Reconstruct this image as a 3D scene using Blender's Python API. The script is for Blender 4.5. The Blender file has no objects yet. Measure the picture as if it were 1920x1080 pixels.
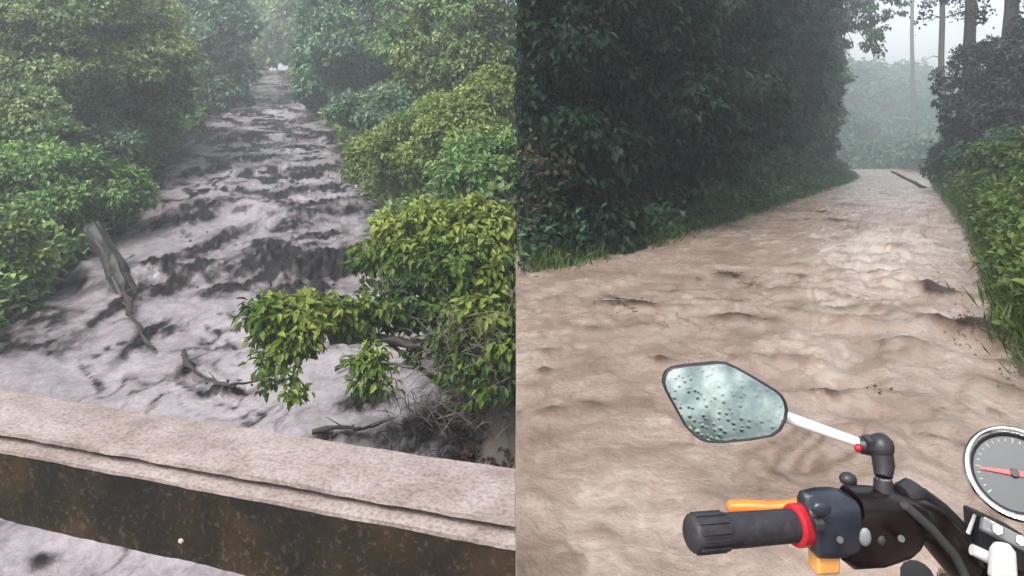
import bpy, math, random
import numpy as np
from mathutils import Vector, Matrix

random.seed(7)
RNG = np.random.default_rng(11)
S = bpy.context.scene
COL = S.collection
R = math.radians

# ------------------------------------------------------------------ camera, sky, sun, exposure
ZC = 1.40          # eye height above the flooded road (road water near the motorcycle is z = 0)
F = 1250.0         # focal length in photo pixels (1920 wide)
HOR = 240.0        # horizon row in the photo
cam_d = bpy.data.cameras.new('camera')
cam = bpy.data.objects.new('camera', cam_d); COL.objects.link(cam)
cam.location = (0, 0, ZC); cam.rotation_euler = (R(90), 0, 0)
cam_d.sensor_width = 36.0; cam_d.lens = F / 1920 * 36.0
cam_d.shift_y = -(540 - HOR) / 1920
cam_d.clip_start = 0.05; cam_d.clip_end = 3000
S.camera = cam

SUN_EL, SUN_AZ = 52.0, -146.0          # azimuth measured from +Y towards +X
w = bpy.data.worlds.new('World'); S.world = w; w.use_nodes = True
nt = w.node_tree; nt.nodes.clear()
out = nt.nodes.new('ShaderNodeOutputWorld'); bg = nt.nodes.new('ShaderNodeBackground')
sky = nt.nodes.new('ShaderNodeTexSky'); sky.sky_type = 'NISHITA'; sky.sun_disc = False
sky.sun_elevation = R(SUN_EL); sky.sun_rotation = R(SUN_AZ); sky.dust_density = 6.0; sky.air_density = 1.0
hs = nt.nodes.new('ShaderNodeHueSaturation'); hs.inputs['Saturation'].default_value = 0.34
nt.links.new(sky.outputs[0], hs.inputs['Color']); nt.links.new(hs.outputs[0], bg.inputs['Color'])
bg.inputs['Strength'].default_value = 0.15
nt.links.new(bg.outputs[0], out.inputs['Surface'])

sun_d = bpy.data.lights.new('sun', 'SUN'); sun_d.energy = 1.5; sun_d.angle = R(25); sun_d.color = (1.0, 0.97, 0.92)
sun = bpy.data.objects.new('sun', sun_d); COL.objects.link(sun)
sd = Vector((math.sin(R(SUN_AZ)) * math.cos(R(SUN_EL)), math.cos(R(SUN_AZ)) * math.cos(R(SUN_EL)), math.sin(R(SUN_EL))))
sun.rotation_euler = (-sd).to_track_quat('-Z', 'Y').to_euler()
sun.location = sd * 60

S.render.engine = 'CYCLES'
S.view_settings.view_transform = 'Standard'; S.view_settings.look = 'None'
S.view_settings.exposure = 1.55; S.view_settings.gamma = 1.0

# ------------------------------------------------------------------ helpers
def P(px, py, d):
    return np.array([(px - 960) / F * d, d, ZC - (py - HOR) / F * d])

def mesh(name, verts, faces, smooth=False):
    me = bpy.data.meshes.new(name)
    v = np.asarray(verts, dtype=np.float32); me.vertices.add(len(v)); me.vertices.foreach_set('co', v.ravel())
    if isinstance(faces, np.ndarray):
        n, k = faces.shape
        me.loops.add(n * k); me.loops.foreach_set('vertex_index', faces.astype(np.int32).ravel())
        me.polygons.add(n)
        me.polygons.foreach_set('loop_start', np.arange(0, n * k, k, dtype=np.int32))
    else:
        flat = [i for f in faces for i in f]
        me.loops.add(len(flat)); me.loops.foreach_set('vertex_index', np.array(flat, dtype=np.int32))
        me.polygons.add(len(faces)); st = np.cumsum([0] + [len(f) for f in faces[:-1]])
        me.polygons.foreach_set('loop_start', np.array(st, dtype=np.int32))
    me.update(calc_edges=True); me.validate()
    me.polygons.foreach_set('use_smooth', np.full(len(me.polygons), smooth))
    return me

def obj(name, me, mat=None, parent=None):
    o = bpy.data.objects.new(name, me); COL.objects.link(o)
    if mat is not None and me is not None:
        if len(me.materials) == 0: me.materials.append(mat)
        else:
            o.material_slots[0].link = 'OBJECT'; o.material_slots[0].material = mat
    if parent is not None: o.parent = parent
    return o

def fattr(me, name, vals):
    a = me.attributes.new(name, 'FLOAT', 'POINT'); a.data.foreach_set('value', np.asarray(vals, dtype=np.float32))

def tag(o, label=None, cat=None, group=None, kind=None):
    if label: o['label'] = label
    if cat: o['category'] = cat
    if group: o['group'] = group
    if kind: o['kind'] = kind
    return o

def empty(name, loc, label, cat, group=None):
    o = bpy.data.objects.new(name, None); COL.objects.link(o); o.location = loc; o.empty_display_size = 0.2
    return tag(o, label, cat, group)

# --- numpy noise
_perm = np.random.default_rng(3).permutation(512).astype(np.int64)
_perm = np.concatenate([_perm, _perm, _perm])
_g = np.random.default_rng(5).normal(size=(512, 3)); _g /= np.linalg.norm(_g, axis=1)[:, None]
def noise3(x, y, z=0.0):
    x, y, z = np.broadcast_arrays(np.asarray(x, float), np.asarray(y, float), np.asarray(z, float))
    xi = np.floor(x).astype(np.int64); yi = np.floor(y).astype(np.int64); zi = np.floor(z).astype(np.int64)
    fx, fy, fz = x - xi, y - yi, z - zi
    u, v, q = [t * t * t * (t * (t * 6 - 15) + 10) for t in (fx, fy, fz)]
    r = 0
    for dx in (0, 1):
        for dy in (0, 1):
            for dz in (0, 1):
                h = _perm[_perm[_perm[(xi + dx) & 511] + ((yi + dy) & 511)] + ((zi + dz) & 511)] & 511
                g = _g[h]
                d = g[..., 0] * (fx - dx) + g[..., 1] * (fy - dy) + g[..., 2] * (fz - dz)
                r = r + d * (u if dx else 1 - u) * (v if dy else 1 - v) * (q if dz else 1 - q)
    return r * 1.6
def fbm(x, y, z=0.0, o=4, lac=2.03, gain=0.5):
    a, s, r = 1.0, 1.0, 0.0
    for k in range(o):
        r = r + a * noise3(x * s + 17.3 * k, y * s - 9.1 * k, np.asarray(z) * s + 3.7 * k); a *= gain; s *= lac
    return r
def ridged(x, y, z=0.0, o=4):
    a, s, r = 1.0, 1.0, 0.0
    for k in range(o):
        r = r + a * (1 - np.abs(noise3(x * s + 31.7 * k, y * s + 5.3 * k, np.asarray(z) * s)) * 2); a *= 0.5; s *= 2.1
    return r

# --- node materials
def newmat(name):
    m = bpy.data.materials.new(name); m.use_nodes = True
    n = m.node_tree; n.nodes.clear()
    o = n.nodes.new('ShaderNodeOutputMaterial')
    return m, n, o
def ramp(n, stops):
    r = n.nodes.new('ShaderNodeValToRGB'); cr = r.color_ramp
    while len(cr.elements) < len(stops): cr.elements.new(0.5)
    for e, (p, c) in zip(cr.elements, stops):
        e.position = p; e.color = (c[0], c[1], c[2], 1) if len(c) == 3 else c
    return r
def simple(name, col, rough=0.5, metal=0.0, spec=0.5, var=0.25, scale=30.0, bump=0.0, coat=0.0):
    m, n, o = newmat(name)
    b = n.nodes.new('ShaderNodeBsdfPrincipled')
    t = n.nodes.new('ShaderNodeTexNoise'); t.inputs['Scale'].default_value = scale; t.inputs['Detail'].default_value = 5
    tc = n.nodes.new('ShaderNodeTexCoord'); n.links.new(tc.outputs['Object'], t.inputs['Vector'])
    lo = [c * (1 - var) for c in col]; hi = [min(1, c * (1 + var)) for c in col]
    r = ramp(n, [(0.3, lo), (0.7, hi)]); n.links.new(t.outputs[0], r.inputs[0])
    n.links.new(r.outputs[0], b.inputs['Base Color'])
    mr = n.nodes.new('ShaderNodeMapRange'); mr.inputs[3].default_value = max(0, rough - .1); mr.inputs[4].default_value = min(1, rough + .12)
    n.links.new(t.outputs[0], mr.inputs[0]); n.links.new(mr.outputs[0], b.inputs['Roughness'])
    b.inputs['Metallic'].default_value = metal; b.inputs['Specular IOR Level'].default_value = spec * .5
    b.inputs['Coat Weight'].default_value = coat
    if bump:
        bp = n.nodes.new('ShaderNodeBump'); bp.inputs['Strength'].default_value = bump; bp.inputs['Distance'].default_value = 0.01
        n.links.new(t.outputs[0], bp.inputs['Height']); n.links.new(bp.outputs[0], b.inputs['Normal'])
    n.links.new(b.outputs[0], o.inputs[0])
    return m
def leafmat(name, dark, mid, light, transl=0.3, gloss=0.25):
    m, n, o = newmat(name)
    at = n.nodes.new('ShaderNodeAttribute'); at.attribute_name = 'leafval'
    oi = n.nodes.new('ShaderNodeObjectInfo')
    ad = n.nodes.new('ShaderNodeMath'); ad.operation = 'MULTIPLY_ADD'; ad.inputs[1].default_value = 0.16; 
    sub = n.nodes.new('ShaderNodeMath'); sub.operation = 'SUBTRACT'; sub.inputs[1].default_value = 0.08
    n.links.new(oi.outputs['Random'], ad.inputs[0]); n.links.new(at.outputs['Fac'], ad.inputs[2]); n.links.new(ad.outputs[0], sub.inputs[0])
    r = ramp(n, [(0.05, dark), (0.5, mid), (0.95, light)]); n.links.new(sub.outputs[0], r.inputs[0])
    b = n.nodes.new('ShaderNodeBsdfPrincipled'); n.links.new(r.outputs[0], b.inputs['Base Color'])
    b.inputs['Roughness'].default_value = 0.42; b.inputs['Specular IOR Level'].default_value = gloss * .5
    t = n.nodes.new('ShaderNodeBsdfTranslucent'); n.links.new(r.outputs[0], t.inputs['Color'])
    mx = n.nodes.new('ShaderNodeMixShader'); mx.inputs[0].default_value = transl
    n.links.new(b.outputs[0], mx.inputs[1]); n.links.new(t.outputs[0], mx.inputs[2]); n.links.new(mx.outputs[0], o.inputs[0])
    return m

M = {}
M['leaf_green'] = leafmat('leaf_green', (.018, .050, .014), (.072, .150, .036), (.190, .285, .095), .35, .45)
M['leaf_mid'] = leafmat('leaf_mid', (.026, .056, .018), (.100, .165, .050), (.260, .320, .140), .35, .5)
M['leaf_blue'] = leafmat('leaf_blue', (.014, .042, .022), (.052, .118, .058), (.150, .220, .135), .30, .5)
M['leaf_yellow'] = leafmat('leaf_yellow', (.028, .058, .014), (.098, .155, .036), (.240, .290, .090), .40, .35)
M['leaf_bright'] = leafmat('leaf_bright', (.017, .038, .009), (.066, .115, .018), (.205, .245, .055), .40, .3)
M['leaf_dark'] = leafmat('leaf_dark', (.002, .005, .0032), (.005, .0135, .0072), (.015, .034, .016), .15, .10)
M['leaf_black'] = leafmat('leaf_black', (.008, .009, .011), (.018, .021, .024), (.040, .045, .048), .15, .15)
M['leaf_bank'] = leafmat('leaf_bank', (.008, .020, .006), (.027, .058, .015), (.088, .122, .036), .35, .15)
M['leaf_road'] = leafmat('leaf_road', (.006, .018, .009), (.020, .052, .026), (.055, .105, .052), .25, .25)
M['leaf_brown'] = leafmat('leaf_brown', (.010, .006, .004), (.028, .017, .011), (.070, .048, .032), .2, .2)
M['bark'] = simple('bark', (.075, .062, .052), .8, scale=14, var=.45, bump=.6)
M['bark_dark'] = simple('bark_dark', (.030, .026, .024), .8, scale=14, var=.4, bump=.6)
M['bark_grey'] = simple('bark_grey', (.022, .020, .019), .6, scale=9, var=.6, bump=.8)
M['wet_wood'] = simple('wet_wood', (.020, .015, .012), .62, scale=22, var=.5, bump=.6)

# ------------------------------------------------------------------ the lie of the land
DIV = (967 - 960) / F                       # the retaining wall runs along x = DIV * y
RL_Y = [-40, 4, 9, 12, 15, 20, 30, 40, 60, 75, 140]
RL_L = [-9.0, -9.4, -9.8, -10.3, -10.8, -11.8, -15.6, -18.4, -24.4, -29.5, -50]
RL_R = [-0.9, -0.7, -0.5, -0.9, -2.2, -3.7, -7.3, -11.4, -20.0, -25.8, -47]
def riv_l(y): return np.interp(y, RL_Y, RL_L)
def riv_r(y): return np.interp(y, RL_Y, RL_R)
def riv_z(y): return ZC - 4.5 + 0.18 * np.clip(np.asarray(y, float) - 11, -14, 58)
ROAD_Y = [-40, 0, 4.1, 6.35, 12, 36, 60, 78, 95, 140]
ROAD_R = [2.6, 2.1, 3.15, 4.6, 8.3, 22.8, 37.5, 48.0, 55.0, 70.0]
ROAD_LY = [-40, 7.8, 10.8, 14.7, 25.7, 45, 70, 95, 140]
ROAD_LX = [-3, -0.08, 2.07, 4.5, 11.1, 22.6, 36.5, 46.5, 60]
def road_l(y): return np.interp(y, ROAD_LY, ROAD_LX)
def road_r(y): return np.interp(y, ROAD_Y, ROAD_R)
def road_z(y): return -0.052 * np.clip(np.asarray(y, float) - 2, 0, 75)

def ground(x, y):
    x = np.asarray(x, float); y = np.asarray(y, float)
    dl = np.maximum(riv_l(y) - x, x - riv_r(y))          # outside the river
    dr = np.maximum(road_l(y) - x, x - road_r(y)) * 0.85  # outside the road
    n = fbm(x * .25, y * .25, 0, 4) * .35 + fbm(x * 1.1, y * 1.1, 4, 3) * .10
    left = x < riv_l(y)
    gl = riv_z(y) + 0.05 + np.where(left, 0.62, 0.70) * np.clip(dl, 0, 14) - 1.0 * np.clip(-dl, 0, 1)
    gr = road_z(y) + 0.04 + np.where(x > road_r(y), 0.42, 0.30) * np.clip(dr, 0, 9) - 0.5 * np.clip(-dr, 0, 1)
    a = np.clip(dl, 0.0, None); b = np.clip(dr, 0.0, None)
    wgt = a / (a + b + 1e-6)
    g = gl * (1 - wgt) + gr * wgt
    g = g + n * np.clip(np.minimum(a, b), 0, 1.5) / 1.5
    side = x < DIV * np.maximum(y, 0)
    near = (y < 9.0)
    low = np.minimum(gl, ZC - 4.25 + n * .5)
    g = np.where(near & side, low, g)
    g = np.where(near & ~side, gr + n * np.clip(b, 0, 1), g)
    return g

def soil_mat():
    m, n, o = newmat('wet_soil')
    b = n.nodes.new('ShaderNodeBsdfPrincipled'); tc = n.nodes.new('ShaderNodeTexCoord')
    t = n.nodes.new('ShaderNodeTexNoise'); t.inputs['Scale'].default_value = 1.6; t.inputs['Detail'].default_value = 9; t.inputs['Roughness'].default_value = .68
    n.links.new(tc.outputs['Object'], t.inputs['Vector'])
    r = ramp(n, [(.3, (.022, .018, .014)), (.5, (.050, .040, .030)), (.62, (.045, .055, .022)), (.8, (.090, .070, .055))])
    n.links.new(t.outputs[0], r.inputs[0]); n.links.new(r.outputs[0], b.inputs['Base Color'])
    b.inputs['Roughness'].default_value = .7
    bp = n.nodes.new('ShaderNodeBump'); bp.inputs['Strength'].default_value = .8; bp.inputs['Distance'].default_value = .08
    n.links.new(t.outputs[0], bp.inputs['Height']); n.links.new(bp.outputs[0], b.inputs['Normal']); n.links.new(b.outputs[0], o.inputs[0])
    return m
M['soil'] = soil_mat()

def grid_faces(nr, nc):
    i = np.arange(nr - 1)[:, None] * nc + np.arange(nc - 1)[None, :]
    return np.stack([i, i + 1, i + nc + 1, i + nc], -1).reshape(-1, 4)

# ground sheet: fine near, coarse far
def build_ground():
    ys = np.concatenate([np.arange(-60, -8, 4.0), np.arange(-8, 9.0, .5), [8.995, 9.005], np.arange(9.4, 40, .5), np.arange(40, 90, 1.2), np.linspace(90, 190, 26)])
    xs = np.concatenate([np.linspace(-130, -34, 22), np.arange(-33, -2, .6), np.arange(-2, 4, .3), np.arange(4, 62, .7), np.linspace(63, 150, 22)])
    X, Y = np.meshgrid(xs, ys)
    # snap one column onto the wall line for the near rows
    k = int(np.argmin(np.abs(xs - 0.0)))
    X = X.copy(); nearrow = Y[:, 0] < 9.0
    X[nearrow, k] = DIV * np.maximum(Y[nearrow, 0], 0) - .02
    X[nearrow, k + 1] = DIV * np.maximum(Y[nearrow, 0], 0) + .06
    Z = ground(X, Y)
    me = mesh('ground', np.stack([X, Y, Z], -1).reshape(-1, 3), grid_faces(len(ys), len(xs)), True)
    tag(obj('ground', me, M['soil']), kind='structure')
build_ground()

# ------------------------------------------------------------------ torrent (left) and flooded road (right)
def mudwater(name, foam_sheen, light, mid, dark, rough, sc1, sc2, bumpd, mixes, stops, spec=.45):
    m, n, o = newmat(name)
    b = n.nodes.new('ShaderNodeBsdfPrincipled'); tc = n.nodes.new('ShaderNodeTexCoord')
    at = n.nodes.new('ShaderNodeAttribute'); at.attribute_name = 'churn'
    acc = at.outputs['Fac']; tex = []
    for sc, det, amt in ((sc1, 6, mixes[0]), (sc2, 4, mixes[1])):
        t = n.nodes.new('ShaderNodeTexNoise'); t.inputs['Scale'].default_value = sc; t.inputs['Detail'].default_value = det; t.inputs['Roughness'].default_value = .65; t.inputs['Distortion'].default_value = .7
        n.links.new(tc.outputs['Object'], t.inputs['Vector']); tex.append(t)
        sb = n.nodes.new('ShaderNodeMath'); sb.operation = 'SUBTRACT'; sb.inputs[1].default_value = .5; n.links.new(t.outputs[0], sb.inputs[0])
        ma = n.nodes.new('ShaderNodeMath'); ma.operation = 'MULTIPLY_ADD'; ma.inputs[1].default_value = amt
        n.links.new(sb.outputs[0], ma.inputs[0]); n.links.new(acc, ma.inputs[2]); acc = ma.outputs[0]
    r = ramp(n, list(zip(stops, (foam_sheen, light, mid, dark)))); n.links.new(acc, r.inputs[0])  # palest stop paints sky sheen as well as froth
    n.links.new(r.outputs[0], b.inputs['Base Color'])
    mr = n.nodes.new('ShaderNodeMapRange'); mr.inputs[1].default_value = .1; mr.inputs[2].default_value = .7; mr.inputs[3].default_value = rough; mr.inputs[4].default_value = rough + .18
    n.links.new(acc, mr.inputs[0]); n.links.new(mr.outputs[0], b.inputs['Roughness'])
    ms = n.nodes.new('ShaderNodeMapRange'); ms.inputs[1].default_value = .2; ms.inputs[2].default_value = .6; ms.inputs[3].default_value = spec; ms.inputs[4].default_value = .12
    n.links.new(acc, ms.inputs[0]); n.links.new(ms.outputs[0], b.inputs['Specular IOR Level'])
    ad = n.nodes.new('ShaderNodeMath'); ad.operation = 'MULTIPLY_ADD'; ad.inputs[1].default_value = .4; n.links.new(tex[1].outputs[0], ad.inputs[0]); n.links.new(tex[0].outputs[0], ad.inputs[2])
    bp = n.nodes.new('ShaderNodeBump'); bp.inputs['Strength'].default_value = .8; bp.inputs['Distance'].default_value = bumpd
    n.links.new(ad.outputs[0], bp.inputs['Height']); n.links.new(bp.outputs[0], b.inputs['Normal']); n.links.new(b.outputs[0], o.inputs[0])
    return m
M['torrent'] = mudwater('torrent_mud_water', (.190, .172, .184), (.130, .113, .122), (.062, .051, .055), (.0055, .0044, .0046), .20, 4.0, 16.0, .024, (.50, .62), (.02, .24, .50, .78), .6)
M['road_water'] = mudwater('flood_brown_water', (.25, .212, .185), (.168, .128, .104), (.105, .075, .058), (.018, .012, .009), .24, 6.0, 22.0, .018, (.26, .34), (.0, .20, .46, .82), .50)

def on_river(px, py):
    a = 1250.0
    y = np.linspace(5, 72, 3000); rows = HOR + F * (ZC - riv_z(y)) / y
    yy = float(y[np.argmin(np.abs(rows - py))])
    return (px - 960) / F * yy, yy
def on_road(px, py):
    y = np.linspace(1.5, 80, 5000); rows = HOR + F * (ZC - road_z(y)) / y
    yy = float(y[np.argmin(np.abs(rows - py))])
    return (px - 960) / F * yy, yy

# (px, py, half width px, half height px, tilt px/px, strength, lift)  dark churned crests seen in the torrent
CH = [(345, 408, 52, 24, .15, 1.0, .34), (395, 458, 38, 36, .6, .9, .30), (315, 292, 55, 18, -.2, 1.0, .34), (262, 330, 45, 22, .1, .9, .22),
      (300, 505, 50, 16, -.1, 1.0, .28), (345, 520, 40, 26, .5, 1.0, .36), (420, 545, 50, 16, .1, .9, .28), (520, 490, 90, 38, -.15, .95, .36),
      (610, 500, 55, 32, .1, .95, .34), (560, 545, 70, 22, 0, .75, .16), (240, 560, 18, 48, 4, .9, .12), (262, 640, 14, 42, 3, .85, .08),
      (430, 732, 60, 9, .1, .9, .10), (350, 695, 16, 26, -2, .7, .10), (800, 805, 85, 45, .2, .9, .22), (905, 850, 90, 55, .2, .7, .25), (690, 752, 60, 18, .2, .85, .16),
      (60, 590, 90, 26, -.1, .5, .08), (40, 650, 60, 24, .1, .5, .10), (130, 640, 40, 30, .1, .35, .08), (470, 300, 60, 10, .1, .8, .20), (560, 355, 70, 10, .12, .8, .16),
      (620, 385, 70, 10, .12, .8, .16), (440, 262, 60, 8, .05, .8, .2), (520, 230, 50, 8, .1, .7, .2), (545, 180, 16, 10, 0, .9, .25), (480, 190, 30, 6, 0, .7, .15),
      (380, 255, 60, 10, 0, .7, .16), (600, 320, 60, 8, .1, .7, .15), (500, 270, 40, 7, .1, .6, .15), (430, 385, 60, 9, .2, .55, .12), (560, 420, 60, 12, .1, .6, .14),
      (600, 440, 50, 12, .2, .7, .14), (330, 610, 24, 8, .3, .6, .05), (470, 590, 30, 7, .3, .6, .05), (400, 650, 60, 5, .1, .45, .03), (640, 825, 60, 12, .1, .7, .08),
      (60, 1050, 40, 20, .1, .5, .06), (430, 1040, 60, 14, -.1, .4, .05), (680, 600, 60, 30, 0, .4, .1), (850, 700, 60, 60, 0, .6, .1)]

def build_river():
    nr, nc = 440, 250
    t = np.linspace(0, 1, nr); ys = np.concatenate([np.linspace(-14, 3.5, 24)[:-1], 4 * (75 / 4) ** t])
    nr = len(ys); u = np.linspace(0, 1, nc)
    lo = riv_l(ys) - 1.2; hi = np.minimum(riv_r(ys) + 1.2, DIV * ys - .06)
    X = lo[:, None] + (hi - lo)[:, None] * u[None, :]; Y = np.repeat(ys[:, None], nc, 1)
    base = riv_z(Y)
    # stream-aligned coordinates
    sx = X + .36 * np.clip(Y - 10, 0, None); sy = Y
    churn = np.zeros_like(X); lift = np.zeros_like(X)
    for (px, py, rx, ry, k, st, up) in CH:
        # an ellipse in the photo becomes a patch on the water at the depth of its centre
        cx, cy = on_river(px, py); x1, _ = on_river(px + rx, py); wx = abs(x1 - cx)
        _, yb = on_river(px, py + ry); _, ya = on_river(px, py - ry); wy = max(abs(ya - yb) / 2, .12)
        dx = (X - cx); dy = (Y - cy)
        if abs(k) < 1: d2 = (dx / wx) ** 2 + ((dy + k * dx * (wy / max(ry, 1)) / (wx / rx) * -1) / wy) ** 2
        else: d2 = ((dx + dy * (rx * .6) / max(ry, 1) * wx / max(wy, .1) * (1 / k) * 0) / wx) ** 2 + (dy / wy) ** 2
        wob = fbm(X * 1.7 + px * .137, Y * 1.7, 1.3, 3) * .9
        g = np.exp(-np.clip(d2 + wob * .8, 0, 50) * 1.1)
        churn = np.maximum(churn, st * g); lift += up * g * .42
    far = np.clip((Y - 16) / 9, 0, 1); own = churn.copy()
    w1 = fbm(sx * .45, sy * .45, 11, 3) * 1.3; w2 = fbm(sx * .45 + 50, sy * .45, 12, 3) * 1.3
    streak = ridged((sx + w1) * .45, (sy + w2) * .38, 2.0, 4)
    mott = fbm((sx + w1) * .75, (sy + w2) * .60, 7.0, 6, gain=.6)
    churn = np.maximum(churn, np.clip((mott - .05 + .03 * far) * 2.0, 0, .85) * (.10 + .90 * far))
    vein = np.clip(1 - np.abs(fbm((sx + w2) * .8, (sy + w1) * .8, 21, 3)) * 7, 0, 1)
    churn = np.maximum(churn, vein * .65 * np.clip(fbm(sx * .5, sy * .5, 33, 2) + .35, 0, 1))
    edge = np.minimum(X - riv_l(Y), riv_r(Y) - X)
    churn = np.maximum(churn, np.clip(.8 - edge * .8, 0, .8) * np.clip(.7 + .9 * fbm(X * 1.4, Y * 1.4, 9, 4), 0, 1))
    fine = fbm(X * 4.5, Y * 4.5, 5, 5, gain=.62); rid = ridged((X + w1) * 1.1, (Y + w2) * 1.2, 3, 5) - 1.2
    swell = fbm(sx * .45, sy * .40, 0, 3) * .12 + .03 * far * (streak - 1.1)
    amp = own + .30 * np.maximum(churn - own, 0)
    Z = base + swell + lift + amp * (rid * .11 + fine * .12 + .05 * fbm(X * 11, Y * 11, 15, 3)) + fine * .010 + .02 * fbm(X * 1.6, Y * 2.2, 40, 3)
    # steps where the water drops
    for (y0, h, wdt) in ((16.4, .26, .5), (21.5, .20, .7), (27.0, .22, .9), (34, .2, 1.2), (43, .25, 1.4), (54, .25, 1.6)):
        wl = y0 + .9 * fbm(X * .35, 0 * X + y0, 1, 3) + .15 * (X - .5 * (riv_l(y0) + riv_r(y0)))
        s = (Y - wl) / wdt
        Z += h * (np.exp(-np.clip(s, -8, 8) ** 2) * .6 - .5 * np.exp(-np.clip(s + 1.6, -8, 8) ** 2))
        churn = np.maximum(churn, .55 * np.exp(-np.clip((s + .7) * 1.4, -8, 8) ** 2) * np.clip(.5 + 1.3 * fbm(X * .9, Y * .9, y0, 3), 0, 1))
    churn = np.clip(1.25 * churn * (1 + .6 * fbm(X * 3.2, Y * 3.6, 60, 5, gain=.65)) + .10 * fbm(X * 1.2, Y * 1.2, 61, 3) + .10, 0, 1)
    pool = np.exp(-((X + 9.2) / 2.6) ** 2 - ((Y - 12.0) / 2.6) ** 2); churn = np.clip(churn + .10 * pool, 0, 1)
    me = mesh('torrent', np.stack([X, Y, Z], -1).reshape(-1, 3), grid_faces(nr, nc), True)
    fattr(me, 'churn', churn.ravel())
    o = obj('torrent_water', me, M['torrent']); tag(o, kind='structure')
build_river()

# debris-free choppy brown flood on the road
RH = [(1810, 625, 34, 42, 1.0, .14), (1720, 655, 40, 12, .3, .05), (1760, 545, 30, 14, .7, .06), (1370, 517, 32, 8, .6, .03), (1180, 572, 70, 6, .6, .03),
      (1400, 600, 70, 9, .6, .035), (1100, 620, 30, 7, .5, .03), (1640, 605, 40, 10, .4, .05), (1030, 780, 40, 14, .45, .04), (1100, 765, 36, 12, .45, .04), (1130, 1000, 40, 14, .35, .02),
      (1240, 680, 20, 8, .5, .03), (1030, 665, 24, 8, .5, .03), (1020, 700, 16, 10, .5, .03), (1670, 745, 50, 6, .5, .02), (1570, 415, 28, 4, .7, .03), (1540, 398, 16, 3, .7, .03),
      (1600, 385, 40, 4, .5, .03), (1470, 545, 40, 5, .5, .03), (1560, 575, 60, 5, .3, .03), (1680, 465, 18, 4, .6, .05), (1700, 665, 60, 8, .3, .05), (1620, 420, 50, 6, .35, .03),
      (1850, 540, 24, 10, .4, .04), (1890, 740, 40, 30, .5, .05), (1500, 500, 40, 5, .3, .02), (1430, 745, 200, 60, .10, .0)]
def build_flood():
    t = np.linspace(0, 1, 390); ys = np.concatenate([np.linspace(-14, 1.1, 30)[:-1], 1.2 * (86 / 1.2) ** t]); nr = len(ys); nc = 310
    u = np.linspace(0, 1, nc)
    lo = np.where(ys < 7.9, DIV * np.maximum(ys, 0) + .004, road_l(ys) - 1.2); hi = road_r(ys) + 1.0
    lo = np.maximum(lo, DIV * np.maximum(ys, 0) + .004)
    X = lo[:, None] + (hi - lo)[:, None] * u[None, :]; Y = np.repeat(ys[:, None], nc, 1)
    c, s = math.cos(R(31)), math.sin(R(31))
    A = X * s + Y * c; B = X * c - Y * s            # along and across the road
    churn = np.zeros_like(X); lift = np.zeros_like(X)
    for (px, py, rx, ry, st, up) in RH:
        cx, cy = on_road(px, py); wx = abs(on_road(px + rx, py)[0] - cx)
        wy = max(abs(on_road(px, py + ry)[1] - on_road(px, py - ry)[1]) / 2, .05)
        wob = fbm(X * 3.3 + px * .137, Y * 2.6, 1.3, 2) * .8
        g = np.exp(-np.clip(((X - cx) / wx) ** 2 + ((Y - cy) / wy) ** 2 + wob, 0, 50) * 1.2)
        churn = np.maximum(churn, st * g); lift += up * g
    m = fbm(A * .9, B * 1.6, 3, 5)
    churn = np.maximum(churn, np.clip(m * .9, 0, .5) * .38)
    q1 = fbm(A * .8, B * .8, 50, 3) * .5
    rip = ridged((A + q1) * 1.5, (B - q1) * 2.4, 0, 5) - 1.1
    vein = np.clip(1 - np.abs(fbm((A + q1) * .8, (B + q1) * 1.9, 71, 3)) * 6, 0, 1) * np.clip(fbm(A * .5, B * .5, 72, 3) + .25, 0, 1)
    churn = np.maximum(churn, vein * .45)
    churn = np.clip(churn + .10 * fbm((A + q1) * .35, (B + q1 * .4) * 2.6, 81, 5) + .17, 0, 1)
    spk = np.clip((fbm((A + q1) * 2.6, (B + q1) * 1.9, 95, 4) - .42) * 3.2, 0, 1) * np.clip(.5 + 1.2 * fbm(A * .35, B * .35, 96, 2), 0, 1)
    churn = np.clip(churn + .42 * spk, 0, 1); lift = lift + .022 * spk
    sheen = np.exp(-((X - (road_r(Y) - 1.5)) / .9) ** 2) * np.exp(-((Y - 10.5) / 3.2) ** 2)  # sky sheen painted as a paler stretch of water
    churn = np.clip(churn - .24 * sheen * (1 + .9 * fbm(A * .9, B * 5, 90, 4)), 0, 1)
    fine = fbm(A * 6, B * 8, 2, 3)
    fade = np.clip(Y / 6, .45, 1)
    right = np.exp(-((X - (road_r(Y) - 1.2)) / .9) ** 2)
    Z = road_z(Y) + fade * (.014 * fbm(A * .6, B * 1.0, 5, 3) + .013 * rip + .013 * fine + .013 * fbm((A + q1) * 3.2, (B + q1) * 5.5, 15, 4)) + lift + right * .06 * (ridged(A * 1.1, B * 1.1, 8, 3) - .9)
    me = mesh('flood', np.stack([X, Y, Z], -1).reshape(-1, 3), grid_faces(nr, nc), True)
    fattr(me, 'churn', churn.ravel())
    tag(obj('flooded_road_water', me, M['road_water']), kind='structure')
build_flood()

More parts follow.
